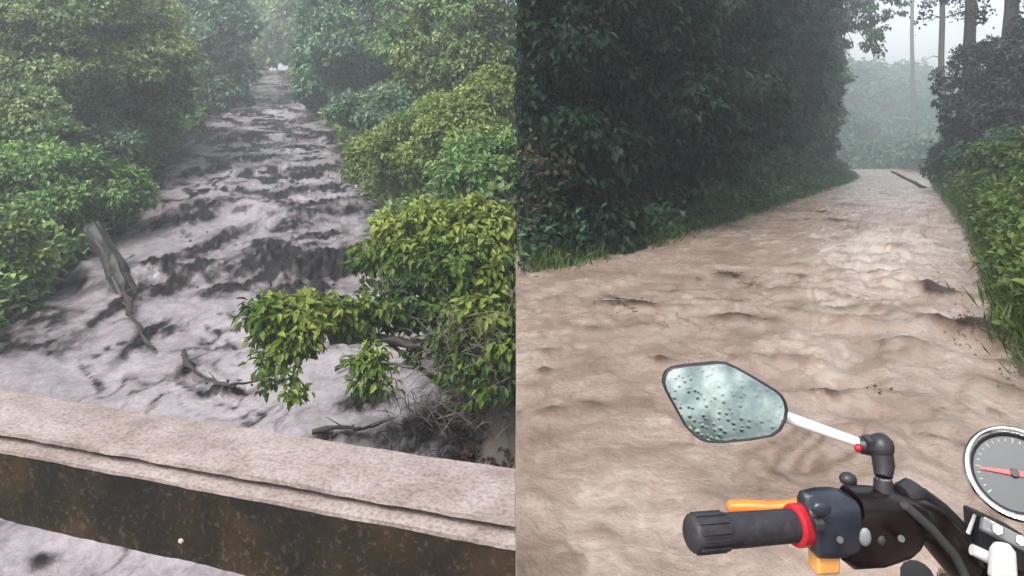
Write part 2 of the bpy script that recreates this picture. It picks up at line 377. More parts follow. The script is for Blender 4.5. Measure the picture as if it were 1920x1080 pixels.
# ------------------------------------------------------------------ shape helpers for solid things
def frames(pts):
    pts = [np.asarray(p, float) for p in pts]; n = len(pts); out = []
    up = None
    for i in range(n):
        t = pts[min(i + 1, n - 1)] - pts[max(i - 1, 0)]; t = t / (np.linalg.norm(t) + 1e-9)
        if up is None:
            a = np.array([0, 0, 1.0]) if abs(t[2]) < .9 else np.array([1.0, 0, 0])
            up = a - t * a.dot(t)
        else: up = up - t * up.dot(t)
        up = up / (np.linalg.norm(up) + 1e-9)
        out.append((pts[i], t, up, np.cross(t, up)))
    return out
def tube_vf(pts, rad, seg=10, cap=True, v0=0, flat=1.0):
    V, Fc = [], []
    fr = frames(pts); rad = rad if hasattr(rad, '__len__') else [rad] * len(pts)
    for (p, t, a, b), r in zip(fr, rad):
        for k in range(seg):
            th = 2 * math.pi * k / seg
            V.append(p + r * (a * math.cos(th) * flat + b * math.sin(th)))
    n = len(pts)
    for i in range(n - 1):
        for k in range(seg):
            k2 = (k + 1) % seg
            Fc.append([v0 + i * seg + k, v0 + i * seg + k2, v0 + (i + 1) * seg + k2, v0 + (i + 1) * seg + k])
    if cap:
        Fc.append([v0 + k for k in range(seg)][::-1]); Fc.append([v0 + (n - 1) * seg + k for k in range(seg)])
    return V, Fc
class MB:
    def __init__(s): s.v = []; s.f = []
    def tube(s, pts, rad, seg=10, cap=True, flat=1.0):
        V, Fc = tube_vf(pts, rad, seg, cap, len(s.v), flat); s.v += V; s.f += Fc; return s
    def box(s, c, ax, ay, az):
        c, ax, ay, az = [np.asarray(q, float) for q in (c, ax, ay, az)]; b = len(s.v)
        for i in (-1, 1):
            for j in (-1, 1):
                for k in (-1, 1): s.v.append(c + i * ax + j * ay + k * az)
        s.f += [[b + q for q in f] for f in ((0, 1, 3, 2), (4, 6, 7, 5), (0, 4, 5, 1), (2, 3, 7, 6), (0, 2, 6, 4), (1, 5, 7, 3))]; return s
    def ball(s, c, r, seg=12, ring=8, sc=(1, 1, 1)):
        b = len(s.v); c = np.asarray(c, float)
        for i in range(ring + 1):
            ph = math.pi * i / ring
            for k in range(seg):
                th = 2 * math.pi * k / seg
                s.v.append(c + r * np.array([math.sin(ph) * math.cos(th) * sc[0], math.sin(ph) * math.sin(th) * sc[1], math.cos(ph) * sc[2]]))
        for i in range(ring):
            for k in range(seg):
                k2 = (k + 1) % seg; s.f.append([b + i * seg + k, b + (i + 1) * seg + k, b + (i + 1) * seg + k2, b + i * seg + k2])
        return s
    def loops(s, loops, cap0=True, cap1=True):
        b = len(s.v); n = len(loops[0])
        for L in loops: s.v += [np.asarray(p, float) for p in L]
        for i in range(len(loops) - 1):
            for k in range(n):
                k2 = (k + 1) % n; s.f.append([b + i * n + k, b + i * n + k2, b + (i + 1) * n + k2, b + (i + 1) * n + k])
        if cap0: s.f.append([b + k for k in range(n)][::-1])
        if cap1: s.f.append([b + (len(loops) - 1) * n + k for k in range(n)])
        return s
    def build(s, name, mat, parent=None, smooth=True, bevel=0, sub=0, angle=40):
        off = np.array(parent.matrix_basis.translation) if parent is not None and parent.parent is None else np.zeros(3)
        if parent is not None and parent.parent is not None:
            off = np.array(parent.parent.matrix_basis.translation)
        me = mesh(name, np.array(s.v) - off, s.f, smooth)
        o = obj(name, me, mat, parent)
        import bmesh
        bm = bmesh.new(); bm.from_mesh(me); bmesh.ops.recalc_face_normals(bm, faces=bm.faces)
        if smooth:
            for e in bm.edges:
                if len(e.link_faces) == 2 and e.calc_face_angle(0) > R(angle): e.smooth = False
        bm.to_mesh(me); bm.free()
        if bevel:
            b = o.modifiers.new('bevel', 'BEVEL'); b.width = bevel; b.segments = 3; b.limit_method = 'ANGLE'; b.angle_limit = R(35); b.harden_normals = False
        if sub:
            q = o.modifiers.new('sub', 'SUBSURF'); q.levels = q.render_levels = sub
        return o

# ------------------------------------------------------------------ retaining wall, bridge deck and concrete rail
def concrete(name, light, mid, dark, stain, scale=6.0):
    m, n, o = newmat(name)
    b = n.nodes.new('ShaderNodeBsdfPrincipled'); tc = n.nodes.new('ShaderNodeTexCoord')
    t = n.nodes.new('ShaderNodeTexNoise'); t.inputs['Scale'].default_value = scale; t.inputs['Detail'].default_value = 10; t.inputs['Roughness'].default_value = .72
    g = n.nodes.new('ShaderNodeTexNoise'); g.inputs['Scale'].default_value = scale * 14; g.inputs['Detail'].default_value = 4
    n.links.new(tc.outputs['Object'], t.inputs['Vector']); n.links.new(tc.outputs['Object'], g.inputs['Vector'])
    r = ramp(n, [(.28, dark), (.45, mid), (.62, light), (.8, mid)]); n.links.new(t.outputs[0], r.inputs[0])
    gr = ramp(n, [(.35, (.35, .33, .3)), (.55, (1, 1, 1)), (.75, (1.0, .95, .9))]); n.links.new(g.outputs[0], gr.inputs[0])
    mx = n.nodes.new('ShaderNodeMix'); mx.data_type = 'RGBA'; mx.blend_type = 'MULTIPLY'; mx.inputs[0].default_value = stain
    n.links.new(r.outputs[0], mx.inputs[6]); n.links.new(gr.outputs[0], mx.inputs[7]); n.links.new(mx.outputs[2], b.inputs['Base Color'])
    b.inputs['Roughness'].default_value = .8; b.inputs['Specular IOR Level'].default_value = .25
    bp = n.nodes.new('ShaderNodeBump'); bp.inputs['Strength'].default_value = .6; bp.inputs['Distance'].default_value = .006
    ad = n.nodes.new('ShaderNodeMath'); ad.operation = 'ADD'; n.links.new(t.outputs[0], ad.inputs[0]); n.links.new(g.outputs[0], ad.inputs[1])
    n.links.new(ad.outputs[0], bp.inputs['Height']); n.links.new(bp.outputs[0], b.inputs['Normal']); n.links.new(b.outputs[0], o.inputs[0])
    return m
M['concrete_top'] = concrete('concrete_pale', (.225, .192, .184), (.172, .140, .132), (.105, .084, .076), .5, 7)
M['concrete_wall'] = concrete('concrete_wall', (.26, .25, .23), (.20, .19, .17), (.12, .11, .10), .5, 2.5)
def lichen_shade():
    m, n, o = newmat('concrete_lichen_shade')  # black growth, darkened further to carry the face's shade
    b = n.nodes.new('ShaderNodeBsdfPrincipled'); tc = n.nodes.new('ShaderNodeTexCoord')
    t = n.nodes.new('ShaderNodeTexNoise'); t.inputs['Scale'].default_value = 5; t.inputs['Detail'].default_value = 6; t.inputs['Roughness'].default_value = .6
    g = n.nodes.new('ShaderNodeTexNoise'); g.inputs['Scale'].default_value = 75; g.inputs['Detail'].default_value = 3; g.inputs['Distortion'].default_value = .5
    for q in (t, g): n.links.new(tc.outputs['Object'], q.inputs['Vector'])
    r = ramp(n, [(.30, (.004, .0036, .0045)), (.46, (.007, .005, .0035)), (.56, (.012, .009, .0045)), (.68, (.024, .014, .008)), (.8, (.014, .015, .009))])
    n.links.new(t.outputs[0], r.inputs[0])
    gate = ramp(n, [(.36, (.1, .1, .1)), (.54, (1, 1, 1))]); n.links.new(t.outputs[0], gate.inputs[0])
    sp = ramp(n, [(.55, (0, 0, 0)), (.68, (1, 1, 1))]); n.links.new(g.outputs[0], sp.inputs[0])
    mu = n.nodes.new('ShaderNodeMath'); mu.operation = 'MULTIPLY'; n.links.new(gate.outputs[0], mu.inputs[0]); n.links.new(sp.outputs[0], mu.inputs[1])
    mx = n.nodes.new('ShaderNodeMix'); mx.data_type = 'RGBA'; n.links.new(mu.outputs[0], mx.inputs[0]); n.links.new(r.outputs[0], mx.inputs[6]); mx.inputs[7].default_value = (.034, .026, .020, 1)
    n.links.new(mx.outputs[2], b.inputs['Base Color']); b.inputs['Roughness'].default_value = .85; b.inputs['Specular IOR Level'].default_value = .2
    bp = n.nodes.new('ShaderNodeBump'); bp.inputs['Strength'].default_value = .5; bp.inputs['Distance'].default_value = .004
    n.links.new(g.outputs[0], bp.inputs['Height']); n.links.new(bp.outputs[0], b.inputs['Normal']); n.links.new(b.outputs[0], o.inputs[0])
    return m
M['lichen_shade'] = lichen_shade()

# wall that holds the road above the torrent
wall = MB()
y0, y1 = -4.0, 8.9
def wx(y): return DIV * max(y, 0) + .002
loopA = []
for y in np.linspace(y0, y1, 14):
    x = wx(y); top = float(road_z(y)) - .03; bot = float(riv_z(y)) - 1.6
    loopA.append([(x + .0, y, bot), (x + .0, y, top), (x + .30, y, top - .02), (x + .34, y, bot)])
wall.loops(loopA)
tag(wall.build('retaining_wall', M['concrete_wall'], None, False), 'grey concrete retaining wall between the flooded road and the lower torrent', 'wall')

# rail: direction and profile
AZ = math.atan2(960 + 3220, F)
rd = np.array([-math.sin(AZ), math.cos(AZ), 0])         # along the rail, to the left
rn = np.array([-math.cos(AZ), -math.sin(AZ), 0])        # towards the viewer
if rn[1] > 0: rn = -rn
H = .80
Af = P(0, 808, .8 * F / (808 - HOR)); Ab = P(0, 730, .8 * F / (730 - HOR))
def along_to_x_over_y(p, k):                             # where a line p + t*rd meets x = k*y
    t = (k * p[1] - p[0]) / (rd[0] - k * rd[1]); return t
wid = abs((Af - Ab).dot(rn))
rail = empty('bridge_rail', tuple(Af + rd * .4 - np.array([0, 0, .95])), 'weathered concrete bridge rail with pale top and mossy face darkened by painted shade over the torrent', 'rail')
def rail_part(name, profile, mat, nseg=240, rough=.0035):
    # profile: (towards viewer offset from Af, z offset); ends cut along the wall line
    mb = MB(); loops = []
    for i in range(nseg + 1):
        L = []
        for (o, z) in profile:
            base = Af + rn * o
            t0 = along_to_x_over_y(base, DIV - .0005); t1 = 3.2
            t = t0 + (t1 - t0) * (i / nseg)
            p = base + rd * t + np.array([0, 0, z]); L.append(p)
        loops.append(L)
    mb.loops(loops)
    V = np.array(mb.v); q = V @ rd
    k = np.arange(len(V)) % len(profile)
    V = V + rn[None, :] * (noise3(q * 9, k * 3.7, 1.0) * rough + noise3(q * 34, k * 2.1, 2.0) * rough * .7)[:, None]
    V[:, 2] += noise3(q * 7, k * 5.1, 7.0) * rough * .6 + noise3(q * 40, k * 1.3, 4.0) * rough * .4
    # keep the cut end on the wall line
    n = len(profile)
    for j in range(n):
        V[j, 0] = (DIV - .0005) * V[j, 1]
    mb.v = list(V)
    return mb.build(name, mat, rail, True, angle=25)
rail_part('rail_top', [(0, 0), (-.08, .002), (-wid * .6, .002), (-wid, -.004), (-wid, -.05), (-wid * .5, -.05), (-.03, -.024), (-.028, -.013), (.0, -.011)], M['concrete_top'])
rail_part('rail_ledge', [(.026, -.032), (.006, -.029), (-.05, -.0285), (-.05, -.042), (.025, -.042)], M['concrete_top'], rough=.0025)
rail_part('rail_face', [(.024, -.0435), (-.045, -.0435), (-wid * .55, -.052), (-wid + .02, -.052), (-wid + .02, -.20), (.026, -.213)], M['lichen_shade'], rough=.003)
# little pale lichen knob on the rail face
kp = P(345, 1010, 1.56); kp = kp - rn * ((kp - (Af + rn * .03)).dot(rn)) + rn * .004
MB().ball(kp, .0065, 12, 8, (1, .5, .9)).build('lichen_spot', simple('pale_lichen', (.30, .27, .24), .8), rail)
# posts that carry the rail: one by the wall, one beyond the left edge of the view
for tt, nm in ((along_to_x_over_y(Af - rn * wid * .5, DIV) + .14, 'post'), (3.0, 'post')):
    c = Af - rn * wid * .5 + rd * tt
    MB().box((c[0], c[1], ZC - .8 - .21 - .33), rd * .09, rn * .08, (0, 0, .33)).build(nm, M['concrete_wall'], rail, True, .01)
# deck the viewer stands on
dk = MB(); a = Af + rn * (-.22); zt = ZC - 1.70
e0 = a + rd * (along_to_x_over_y(a, DIV)); e1 = a + rd * 9
dkp = [(e0[0], e0[1]), (e1[0], e1[1]), (e1[0] + rn[0] * 4.5, e1[1] + rn[1] * 4.5), (-.004, -4.2), (-.004, 0)]
dk.loops([[(x, y, zt - .35) for x, y in dkp], [(x, y, zt) for x, y in dkp]])
tag(dk.build('bridge_deck', M['concrete_wall'], None, False), kind='structure')

# ------------------------------------------------------------------ foliage
def unit(v): return v / (np.linalg.norm(v, axis=-1, keepdims=True) + 1e-9)
def leaf_mesh(name, c, d, n, s, val, wide=.30, fold=.10, six=False, keep=None):
    """c centres (base), d pointing direction, n rough normal, s length, val colour value; two or four triangles a leaf"""
    if keep is not None:
        k = keep(c, d, s); c, d, n, s, val = c[k], d[k], n[k], s[k], val[k]
    d = unit(d); sd_ = unit(np.cross(d, n)); n = np.cross(sd_, d); s = s[:, None]
    N = len(c)
    if six:
        pts = [c, c + d * s * .35 + sd_ * s * wide + n * s * fold, c + d * s * .75 + sd_ * s * wide * .62 + n * s * fold * .5 - n * s * .06, c + d * s - n * s * .18,
               c + d * s * .75 - sd_ * s * wide * .62 + n * s * fold * .5 - n * s * .06, c + d * s * .35 - sd_ * s * wide + n * s * fold, c + d * s * .5 - n * s * .03]
        V = np.stack(pts, 1).reshape(-1, 3); b = np.arange(N)[:, None] * 7
        Fc = np.concatenate([b + np.array([[0, 6, 1]]), b + np.array([[1, 6, 2]]), b + np.array([[2, 6, 3]]), b + np.array([[3, 6, 4]]), b + np.array([[4, 6, 5]]), b + np.array([[5, 6, 0]])])
        k = 7
    else:
        pts = [c, c + d * s * .45 + sd_ * s * wide + n * s * fold, c + d * s - n * s * .12, c + d * s * .45 - sd_ * s * wide + n * s * fold]
        V = np.stack(pts, 1).reshape(-1, 3); b = np.arange(N)[:, None] * 4
        Fc = np.concatenate([b + np.array([[0, 1, 2]]), b + np.array([[0, 2, 3]])]); k = 4
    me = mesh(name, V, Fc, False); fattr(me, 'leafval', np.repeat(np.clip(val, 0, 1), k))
    return me

def clumps(rng, n, c, r, zsq, low=-.5, lump=.25, inner=.15):
    """n clump centres near the surface of a lumpy ellipsoid"""
    v = unit(rng.normal(size=(n * 3, 3))); v = v[v[:, 2] > low][:n]
    rad = 1 + lump * fbm(v[:, 0] * 1.6 + c[0], v[:, 1] * 1.6, v[:, 2] * 1.6 + c[2] * .37, 3)
    rad = rad * (1 - inner * rng.random(len(v)) ** 1.4)
    return np.asarray(c) + v * rad[:, None] * np.array([r, r, r * zsq]), v

def scatter(rng, cc, cv, per, cr, size, droop=.5, vary=.35, cheap=False):
    n = len(cc); N = n * per
    idx = np.repeat(np.arange(n), per)
    crs = cr * (.55 + .9 * rng.random(n))
    off = unit(rng.normal(size=(N, 3))) * (rng.random(N) ** .45)[:, None]
    off[:, 2] *= .7
    pos = cc[idx] + off * crs[idx][:, None]
    outw = unit(off + .9 * cv[idx])
    d = unit(outw * .8 + rng.normal(size=(N, 3)) * .55 + np.array([0, 0, -droop]))
    nn = unit(outw * .5 + np.array([0, 0, .9]) + rng.normal(size=(N, 3)) * .35)
    s = size * (.6 + .8 * rng.random(N))
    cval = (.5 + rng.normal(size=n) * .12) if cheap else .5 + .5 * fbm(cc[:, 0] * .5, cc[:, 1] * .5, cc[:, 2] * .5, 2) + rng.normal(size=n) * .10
    val = cval[idx] + rng.normal(size=N) * vary * .45 + .14 * off[:, 2] + .10 * cv[idx][:, 2]  # clump tops lighter, undersides darker: shading put into the leaf colour
    return pos, d, nn, s, np.clip(val, 0.02, .98)

def trunk_vf(rng, h, r, lean=.1, limbs=6, spread=2.0, zl=.35, seg=8):
    mb = MB(); pts = []; n = 7
    dx, dy = rng.normal(size=2) * lean
    for i in range(n):
        t = i / (n - 1); pts.append(np.array([dx * t * h + .08 * math.sin(5 * t + dx * 9), dy * t * h + .06 * math.cos(4 * t), t * h - .3 * (i == 0)]))
    mb.tube(pts, [r * (1.35 if i == 0 else 1 - .75 * i / (n - 1)) for i in range(n)], seg)
    for k in range(limbs):
        t = zl + (1 - zl) * (k + rng.random()) / limbs; f = t * (n - 1); i = min(int(f), n - 2); p = pts[i] + (pts[i + 1] - pts[i]) * (f - i)
        a = k * 2.4 + rng.random(); L = spread * (1.1 - .5 * t)
        q = [p, p + np.array([math.cos(a) * L * .45, math.sin(a) * L * .45, L * .28]), p + np.array([math.cos(a + .2) * L, math.sin(a + .2) * L, L * .42])]
        mb.tube(q, [r * .45 * (1.1 - .5 * t), r * .28, r * .08], 6)
        b = q[1]; q2 = [b, b + np.array([math.cos(a + .9) * L * .4, math.sin(a + .9) * L * .4, L * .22])]
        mb.tube(q2, [r * .2, r * .05], 5)
    return mb

# crown shapes: ellipsoids (x, y, z, rx, rz) as fractions of the crown's width W and height H
SHAPES = {
 'broad': [(0, 0, .64, .42, .34), (.24, .1, .50, .28, .26), (-.25, -.06, .47, .28, .26), (.03, -.22, .38, .27, .24), (0, .2, .42, .27, .22), (-.1, -.05, .25, .22, .2)],
 'tall': [(0, 0, .78, .30, .22), (.06, .04, .56, .42, .26), (-.05, -.05, .34, .46, .24), (.02, 0, .16, .42, .18)],
 'shrub': [(0, 0, .46, .40, .44), (.24, .06, .34, .28, .34), (-.25, -.06, .32, .27, .32), (.04, -.24, .28, .28, .30), (-.05, .02, .72, .24, .27)],
 'drape': [(.0, .0, .84, .34, .17), (.2, -.1, .66, .32, .2), (-.22, .05, .62, .32, .22), (.05, -.2, .46, .34, .22), (-.15, -.15, .30, .34, .22), (.2, .05, .34, .30, .22), (0, -.1, .15, .40, .17)],
}
def crown_world(ells, leaf, cover, rng, droop=.6, lump=.35, cr=None, back=.22):
    """ells: (centre xyz, radius xy, radius z) in metres; each is covered with lobes, each lobe with clumps of leaves"""
    parts = []
    for (c, rx, rz) in ells:
        gm = (rx * rx * rz) ** (1 / 3); L = min(max(1.5, leaf * 4), max(.38, leaf * 2.4, .36 * gm))
        area = 4 * math.pi * (((rx * rx) ** 1.6 + 2 * (rx * rz) ** 1.6) / 3) ** (1 / 1.6)
        nl = max(6, int(area / (L * L * 2.1)))
        lc, lv = clumps(rng, nl, c, max(rx - L * .5, rx * .5), max(rz - L * .4, rz * .5) / max(rx - L * .5, rx * .5), -.85, lump, .35)
        kp = (lv[:, 1] < .4) | (rng.random(len(lv)) < back)
        for (c2, rx2, rz2) in ells:                       # a lobe buried inside a neighbouring mass is left out
            if c2 is c: continue
            kp &= (((lc - c2) / np.array([rx2, rx2, rz2])) ** 2).sum(1) > .62
        lc, lv = lc[kp], lv[kp]
        for q, v in zip(lc, lv):
            Lr = L * (.65 + .7 * rng.random()); k = cr or max(.10, .34 * Lr)
            axis = unit(v + np.array([0, -.15, .75]))
            n = max(6, int(2.2 * math.pi * Lr * Lr / (k * k * 2.4)))
            d = unit(rng.normal(size=(n * 3, 3))); d = d[(d @ axis) > -.15][:n]
            cc = q + d * (Lr * (.72 + .36 * rng.random(len(d))))[:, None] * np.array([1, 1, .8])
            per = max(6, int(cover * 3.1 * k * k / (.30 * leaf * leaf)))
            p = list(scatter(rng, cc, unit(d + axis * .3), per, k, leaf, droop, cheap=True))
            p[4] = np.clip(p[4] + rng.normal() * .14, .02, .98); parts.append(p)
    return [np.concatenate(q) for q in zip(*parts)]

def leafsize(y): return max(.14, y * .0063) * (1.0 if y < 70 else 1.35)
def keep_side(x, y, zg, clip):
    def keep(c_, d_, s_):
        wq = c_ + np.array([x, y, zg]); tip = wq + unit(d_) * s_[:, None]
        return np.minimum((wq[:, 0] - DIV * wq[:, 1]) * clip, (tip[:, 0] - DIV * tip[:, 1]) * clip) > s_ * .03
    return keep
NAMES = {'broad': 'broadleaf_tree', 'tall': 'slender_tree', 'shrub': 'leafy_shrub', 'drape': 'creeper_clad_tree', 'custom': 'overhanging_tree'}
def tree(px, top, y, wpx, kind, seed, mat, label, cat='tree', group=None, name=None, clip=0, bark='bark', cover=.80, leaf=None, ells=None, droop=None, cr=None, bottom=None):
    """a tree standing on the ground at depth y under photo column px, top at photo row top, wpx wide"""
    rng = np.random.default_rng(seed * 131 + int(abs(px)) + int(y * 7))
    x = (px - 960) / F * y; zg = float(ground(x, y)) - .15
    h = max(.9, ZC - (top - HOR) / F * y - zg); W = wpx / F * y
    o = empty(name or NAMES[kind], (x, y, zg), label, cat, group)
    z0 = 0.0
    if bottom is not None: z0 = max(0, ZC - (bottom - HOR) / F * y - zg)
    if ells is not None:
        E = []
        for (ex, ey, rx, rz) in ells:
            p = P(ex, ey, y); E.append((p - np.array([x, y, zg]), rx / F * y, rz / F * y))
    else:
        a = rng.random() * 6.28; ca, sa = math.cos(a) * .8, math.sin(a) * .5; E = []
        for (ex, ey, ez, rx, rz) in SHAPES[kind]:
            q = np.array([(ex * (1 if seed % 2 else -1) + rng.normal() * .03) * W, (ey + rng.normal() * .03) * W, z0 + ez * (h - z0)])
            E.append((q, rx * W * (.9 + .2 * rng.random()), rz * (h - z0)))
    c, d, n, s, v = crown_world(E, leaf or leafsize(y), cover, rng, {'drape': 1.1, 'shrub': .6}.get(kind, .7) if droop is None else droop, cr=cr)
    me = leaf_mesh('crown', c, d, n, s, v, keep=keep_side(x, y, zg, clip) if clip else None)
    r = max(.06, min(.26, .035 * h))
    tb = trunk_vf(rng, h * .78, r, .015, 7, W * .26, .3 if kind != 'shrub' else .1)
    V = np.array(tb.v)
    if clip:
        Wd = V[:, 0] + x - DIV * (V[:, 1] + y); V[:, 0] += np.where(Wd * clip < .05, (.05 - Wd * clip) * clip, 0)
    obj('trunk', mesh('trunk', V, tb.f, True), M[bark], o); obj('crown', me, M[mat], o)
    return o

# ---- far bank of the torrent, left side of the river
GL = 'trees and shrubs on the left bank of the torrent'
tree(95, 268, 18.5, 300, 'shrub', 1, 'leaf_green', 'dense green shrub on the bank just above the leaning grey stump', 'shrub', GL)
tree(10, 430, 15.0, 170, 'shrub', 2, 'leaf_bright', 'small bright green shrub hanging over the torrent edge near the rail', 'shrub', GL)
tree(20, 165, 20.5, 230, 'shrub', 2, 'leaf_mid', 'pale-tipped leafy shrub above the dense green shrub on the left bank', 'shrub', GL)
tree(130, -60, 24.5, 330, 'broad', 3, 'leaf_mid', 'tall grey-green broadleaf tree behind the left bank shrubs', 'tree', GL)
tree(235, -30, 28.5, 260, 'broad', 4, 'leaf_yellow', 'yellow-green broadleaf tree leaning over the undercut bank', 'tree', GL)
tree(262, 60, 28, 190, 'drape', 5, 'leaf_mid', 'grey-green creeper-clad tree overhanging the dark undercut bank', 'tree', GL)
tree(150, 225, 23.5, 200, 'shrub', 6, 'leaf_blue', 'dull blue-green shrub low on the bank beneath the broadleaf trees', 'shrub', GL)
tree(405, -40, 43, 140, 'drape', 7, 'leaf_blue', 'dark blue-green tree rising beside the narrow upper torrent', 'tree', GL)
tree(340, -80, 47, 200, 'broad', 3, 'leaf_blue', 'dark green tree behind the yellow-green tree on the left bank', 'tree', GL)
tree(-40, -80, 27, 300, 'broad', 4, 'leaf_green', 'green broadleaf tree at the upstream end of the rail side bank', 'tree', GL)
tree(425, 20, 62, 80, 'drape', 7, 'leaf_mid', 'grey-green tree where the torrent narrows out of sight', 'tree', GL)
# ---- trees closing the top of the valley
GV = 'hazy trees at the head of the valley'
for i, (px, tp, yy, wd, kd, mt) in enumerate([(490, -50, 80, 110, 'broad', 'leaf_yellow'), (545, -40, 74, 110, 'broad', 'leaf_green'), (430, -60, 84, 130, 'broad', 'leaf_green'), (590, -60, 70, 140, 'broad', 'leaf_mid')]):
    tree(px, tp, yy, wd, kd, 3 + i % 2, mt, 'pale hazy tree closing the head of the torrent valley', 'tree', GV)
# ---- right bank of the torrent
GR = 'trees and shrubs on the right bank of the torrent'
tree(672, -70, 40, 240, 'broad', 4, 'leaf_blue', 'large blue-green tree overhanging the upper torrent on the right bank', 'tree', GR)
tree(628, 50, 41, 150, 'drape', 5, 'leaf_blue', 'rounded dark green tree drooping to the water on the right bank', 'tree', GR)
tree(735, -60, 38, 190, 'broad', 3, 'leaf_green', 'green tree with a bare reddish bank below it', 'tree', GR)
tree(880, -70, 24, 260, 'broad', 3, 'leaf_mid', 'light green broadleaf tree above the yellow-topped shrubs', 'tree', GR)
tree(720, 165, 30, 170, 'shrub', 6, 'leaf_blue', 'grey-blue shrub between the big blue-green tree and the yellow-green shrub', 'shrub', GR)
tree(800, 208, 21, 290, 'shrub', 1, 'leaf_yellow', 'big rounded yellow-green shrub at the bend of the torrent', 'shrub', GR)
tree(900, 130, 20, 260, 'shrub', 2, 'leaf_yellow', 'pale yellow-green shrub behind the rounded shrub at the bend', 'shrub', GR)
tree(930, 250, 17, 220, 'shrub', 6, 'leaf_green', 'dark green shrub behind the bright leafy bush by the wall', 'shrub', GR)
tree(940, 20, 27, 260, 'drape', 7, 'leaf_mid', 'mid green creeper-clad tree behind the light green broadleaf tree', 'tree', GR)

# ---- forest along the flooded road
GF = 'dark trees along the left side of the flooded road'
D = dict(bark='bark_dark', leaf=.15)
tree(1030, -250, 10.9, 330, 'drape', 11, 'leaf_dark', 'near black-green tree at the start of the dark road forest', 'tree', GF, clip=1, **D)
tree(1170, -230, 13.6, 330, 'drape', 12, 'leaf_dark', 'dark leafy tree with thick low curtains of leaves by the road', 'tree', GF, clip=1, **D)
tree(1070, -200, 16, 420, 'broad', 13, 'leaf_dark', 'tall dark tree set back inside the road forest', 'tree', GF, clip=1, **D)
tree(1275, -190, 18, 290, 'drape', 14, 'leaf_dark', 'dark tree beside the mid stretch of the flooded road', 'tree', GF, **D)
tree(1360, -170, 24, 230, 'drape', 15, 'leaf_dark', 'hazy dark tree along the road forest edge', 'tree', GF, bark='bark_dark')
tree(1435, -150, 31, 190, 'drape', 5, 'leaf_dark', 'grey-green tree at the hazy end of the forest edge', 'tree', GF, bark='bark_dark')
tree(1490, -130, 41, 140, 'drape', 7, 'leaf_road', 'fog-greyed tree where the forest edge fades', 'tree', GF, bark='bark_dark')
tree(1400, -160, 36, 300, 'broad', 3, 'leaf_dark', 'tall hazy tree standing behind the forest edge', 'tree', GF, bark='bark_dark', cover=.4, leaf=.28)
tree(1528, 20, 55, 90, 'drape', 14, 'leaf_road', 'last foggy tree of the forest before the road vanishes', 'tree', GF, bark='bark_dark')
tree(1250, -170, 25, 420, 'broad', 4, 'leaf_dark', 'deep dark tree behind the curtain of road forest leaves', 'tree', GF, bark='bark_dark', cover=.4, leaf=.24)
tree(1500, -150, 46, 300, 'custom', 9, 'leaf_road', 'tall tree whose hanging branches arch over the foggy road', 'tree', GF, bark='bark_dark', cover=.8,
     ells=[(1440, -40, 80, 60), (1500, -40, 60, 55)], leaf=.30)
def hanging():
    o = bpy.data.objects['overhanging_tree']; rng = np.random.default_rng(77); base = np.array(o.location); parts = []; br = MB()
    root = P(1490, -60, 46)
    for (px, py, n) in ((1560, -10, 10), (1590, 10, 10), (1620, -5, 12), (1645, 15, 10), (1670, -15, 10), (1612, 45, 8), (1632, 70, 6), (1580, 45, 7), (1655, 45, 7), (1690, 0, 7), (1600, 80, 4), (1565, 60, 5), (1640, 100, 3)):
        c = P(px, py, 46 + rng.normal() * 1.2)
        cc = c + rng.normal(size=(n, 3)) * np.array([.55, .5, .45]); cv = unit(rng.normal(size=(n, 3)) + np.array([0, 0, -.3]))
        parts.append(scatter(rng, cc, cv, 34, .42, .26, 1.2, cheap=True))
        br.tube([root, (root + c) / 2 + np.array([0, 0, .9]), c], [.10, .06, .015], 5)
    q = [np.concatenate(z) for z in zip(*parts)]; q[0] = q[0] - base
    obj('hanging_foliage', leaf_mesh('hanging_foliage', *q), M['leaf_road'], o); br.build('branch', M['bark_dark'], o)
hanging()
# far fogged wood at the end of the road
GX = 'fogged trees beyond the end of the flooded road'
for i, (px, tp, yy, wd) in enumerate([(1565, 110, 150, 130), (1625, 128, 168, 130), (1690, 122, 172, 130), (1600, 165, 140, 100), (1660, 170, 146, 110), (1755, 140, 160, 130), (1720, 195, 135, 100), (1645, 225, 124, 100), (1590, 215, 118, 90), (1700, 240, 120, 100), (1540, 200, 112, 90), (1760, 250, 100, 110), (1660, 275, 98, 90), (1720, 285, 94, 90), (1610, 280, 96, 80), (1690, 300, 90, 60), (1748, 280, 86, 90), (1775, 290, 80, 80)]):
    tree(px, tp, yy, wd, ('broad', 'drape', 'shrub')[i % 3], (3, 5, 6)[i % 3], 'leaf_road', 'pale fog-grey tree beyond the end of the flooded road', 'tree', GX)
# right side of the road
GB = 'trees and bushes on the right bank of the flooded road'
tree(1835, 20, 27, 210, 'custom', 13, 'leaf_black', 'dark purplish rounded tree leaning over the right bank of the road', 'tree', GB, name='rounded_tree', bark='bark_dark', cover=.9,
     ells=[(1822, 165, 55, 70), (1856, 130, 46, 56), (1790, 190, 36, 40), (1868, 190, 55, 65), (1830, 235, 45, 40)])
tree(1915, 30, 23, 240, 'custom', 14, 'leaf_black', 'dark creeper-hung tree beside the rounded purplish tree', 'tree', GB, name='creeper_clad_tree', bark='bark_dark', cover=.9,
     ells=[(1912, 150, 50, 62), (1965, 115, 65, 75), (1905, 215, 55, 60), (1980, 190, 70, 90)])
tree(1800, 225, 29, 80, 'shrub', 5, 'leaf_black', 'small dark bush tucked under the rounded purplish tree', 'bush', GB, bark='bark_dark')
tree(1935, 275, 14.5, 190, 'shrub', 6, 'leaf_bank', 'green bush growing on top of the right road bank', 'bush', GB, leaf=.09)
tree(1865, 240, 21, 130, 'shrub', 2, 'leaf_road', 'dull green bush at the foot of the creeper-hung tree', 'bush', GB)
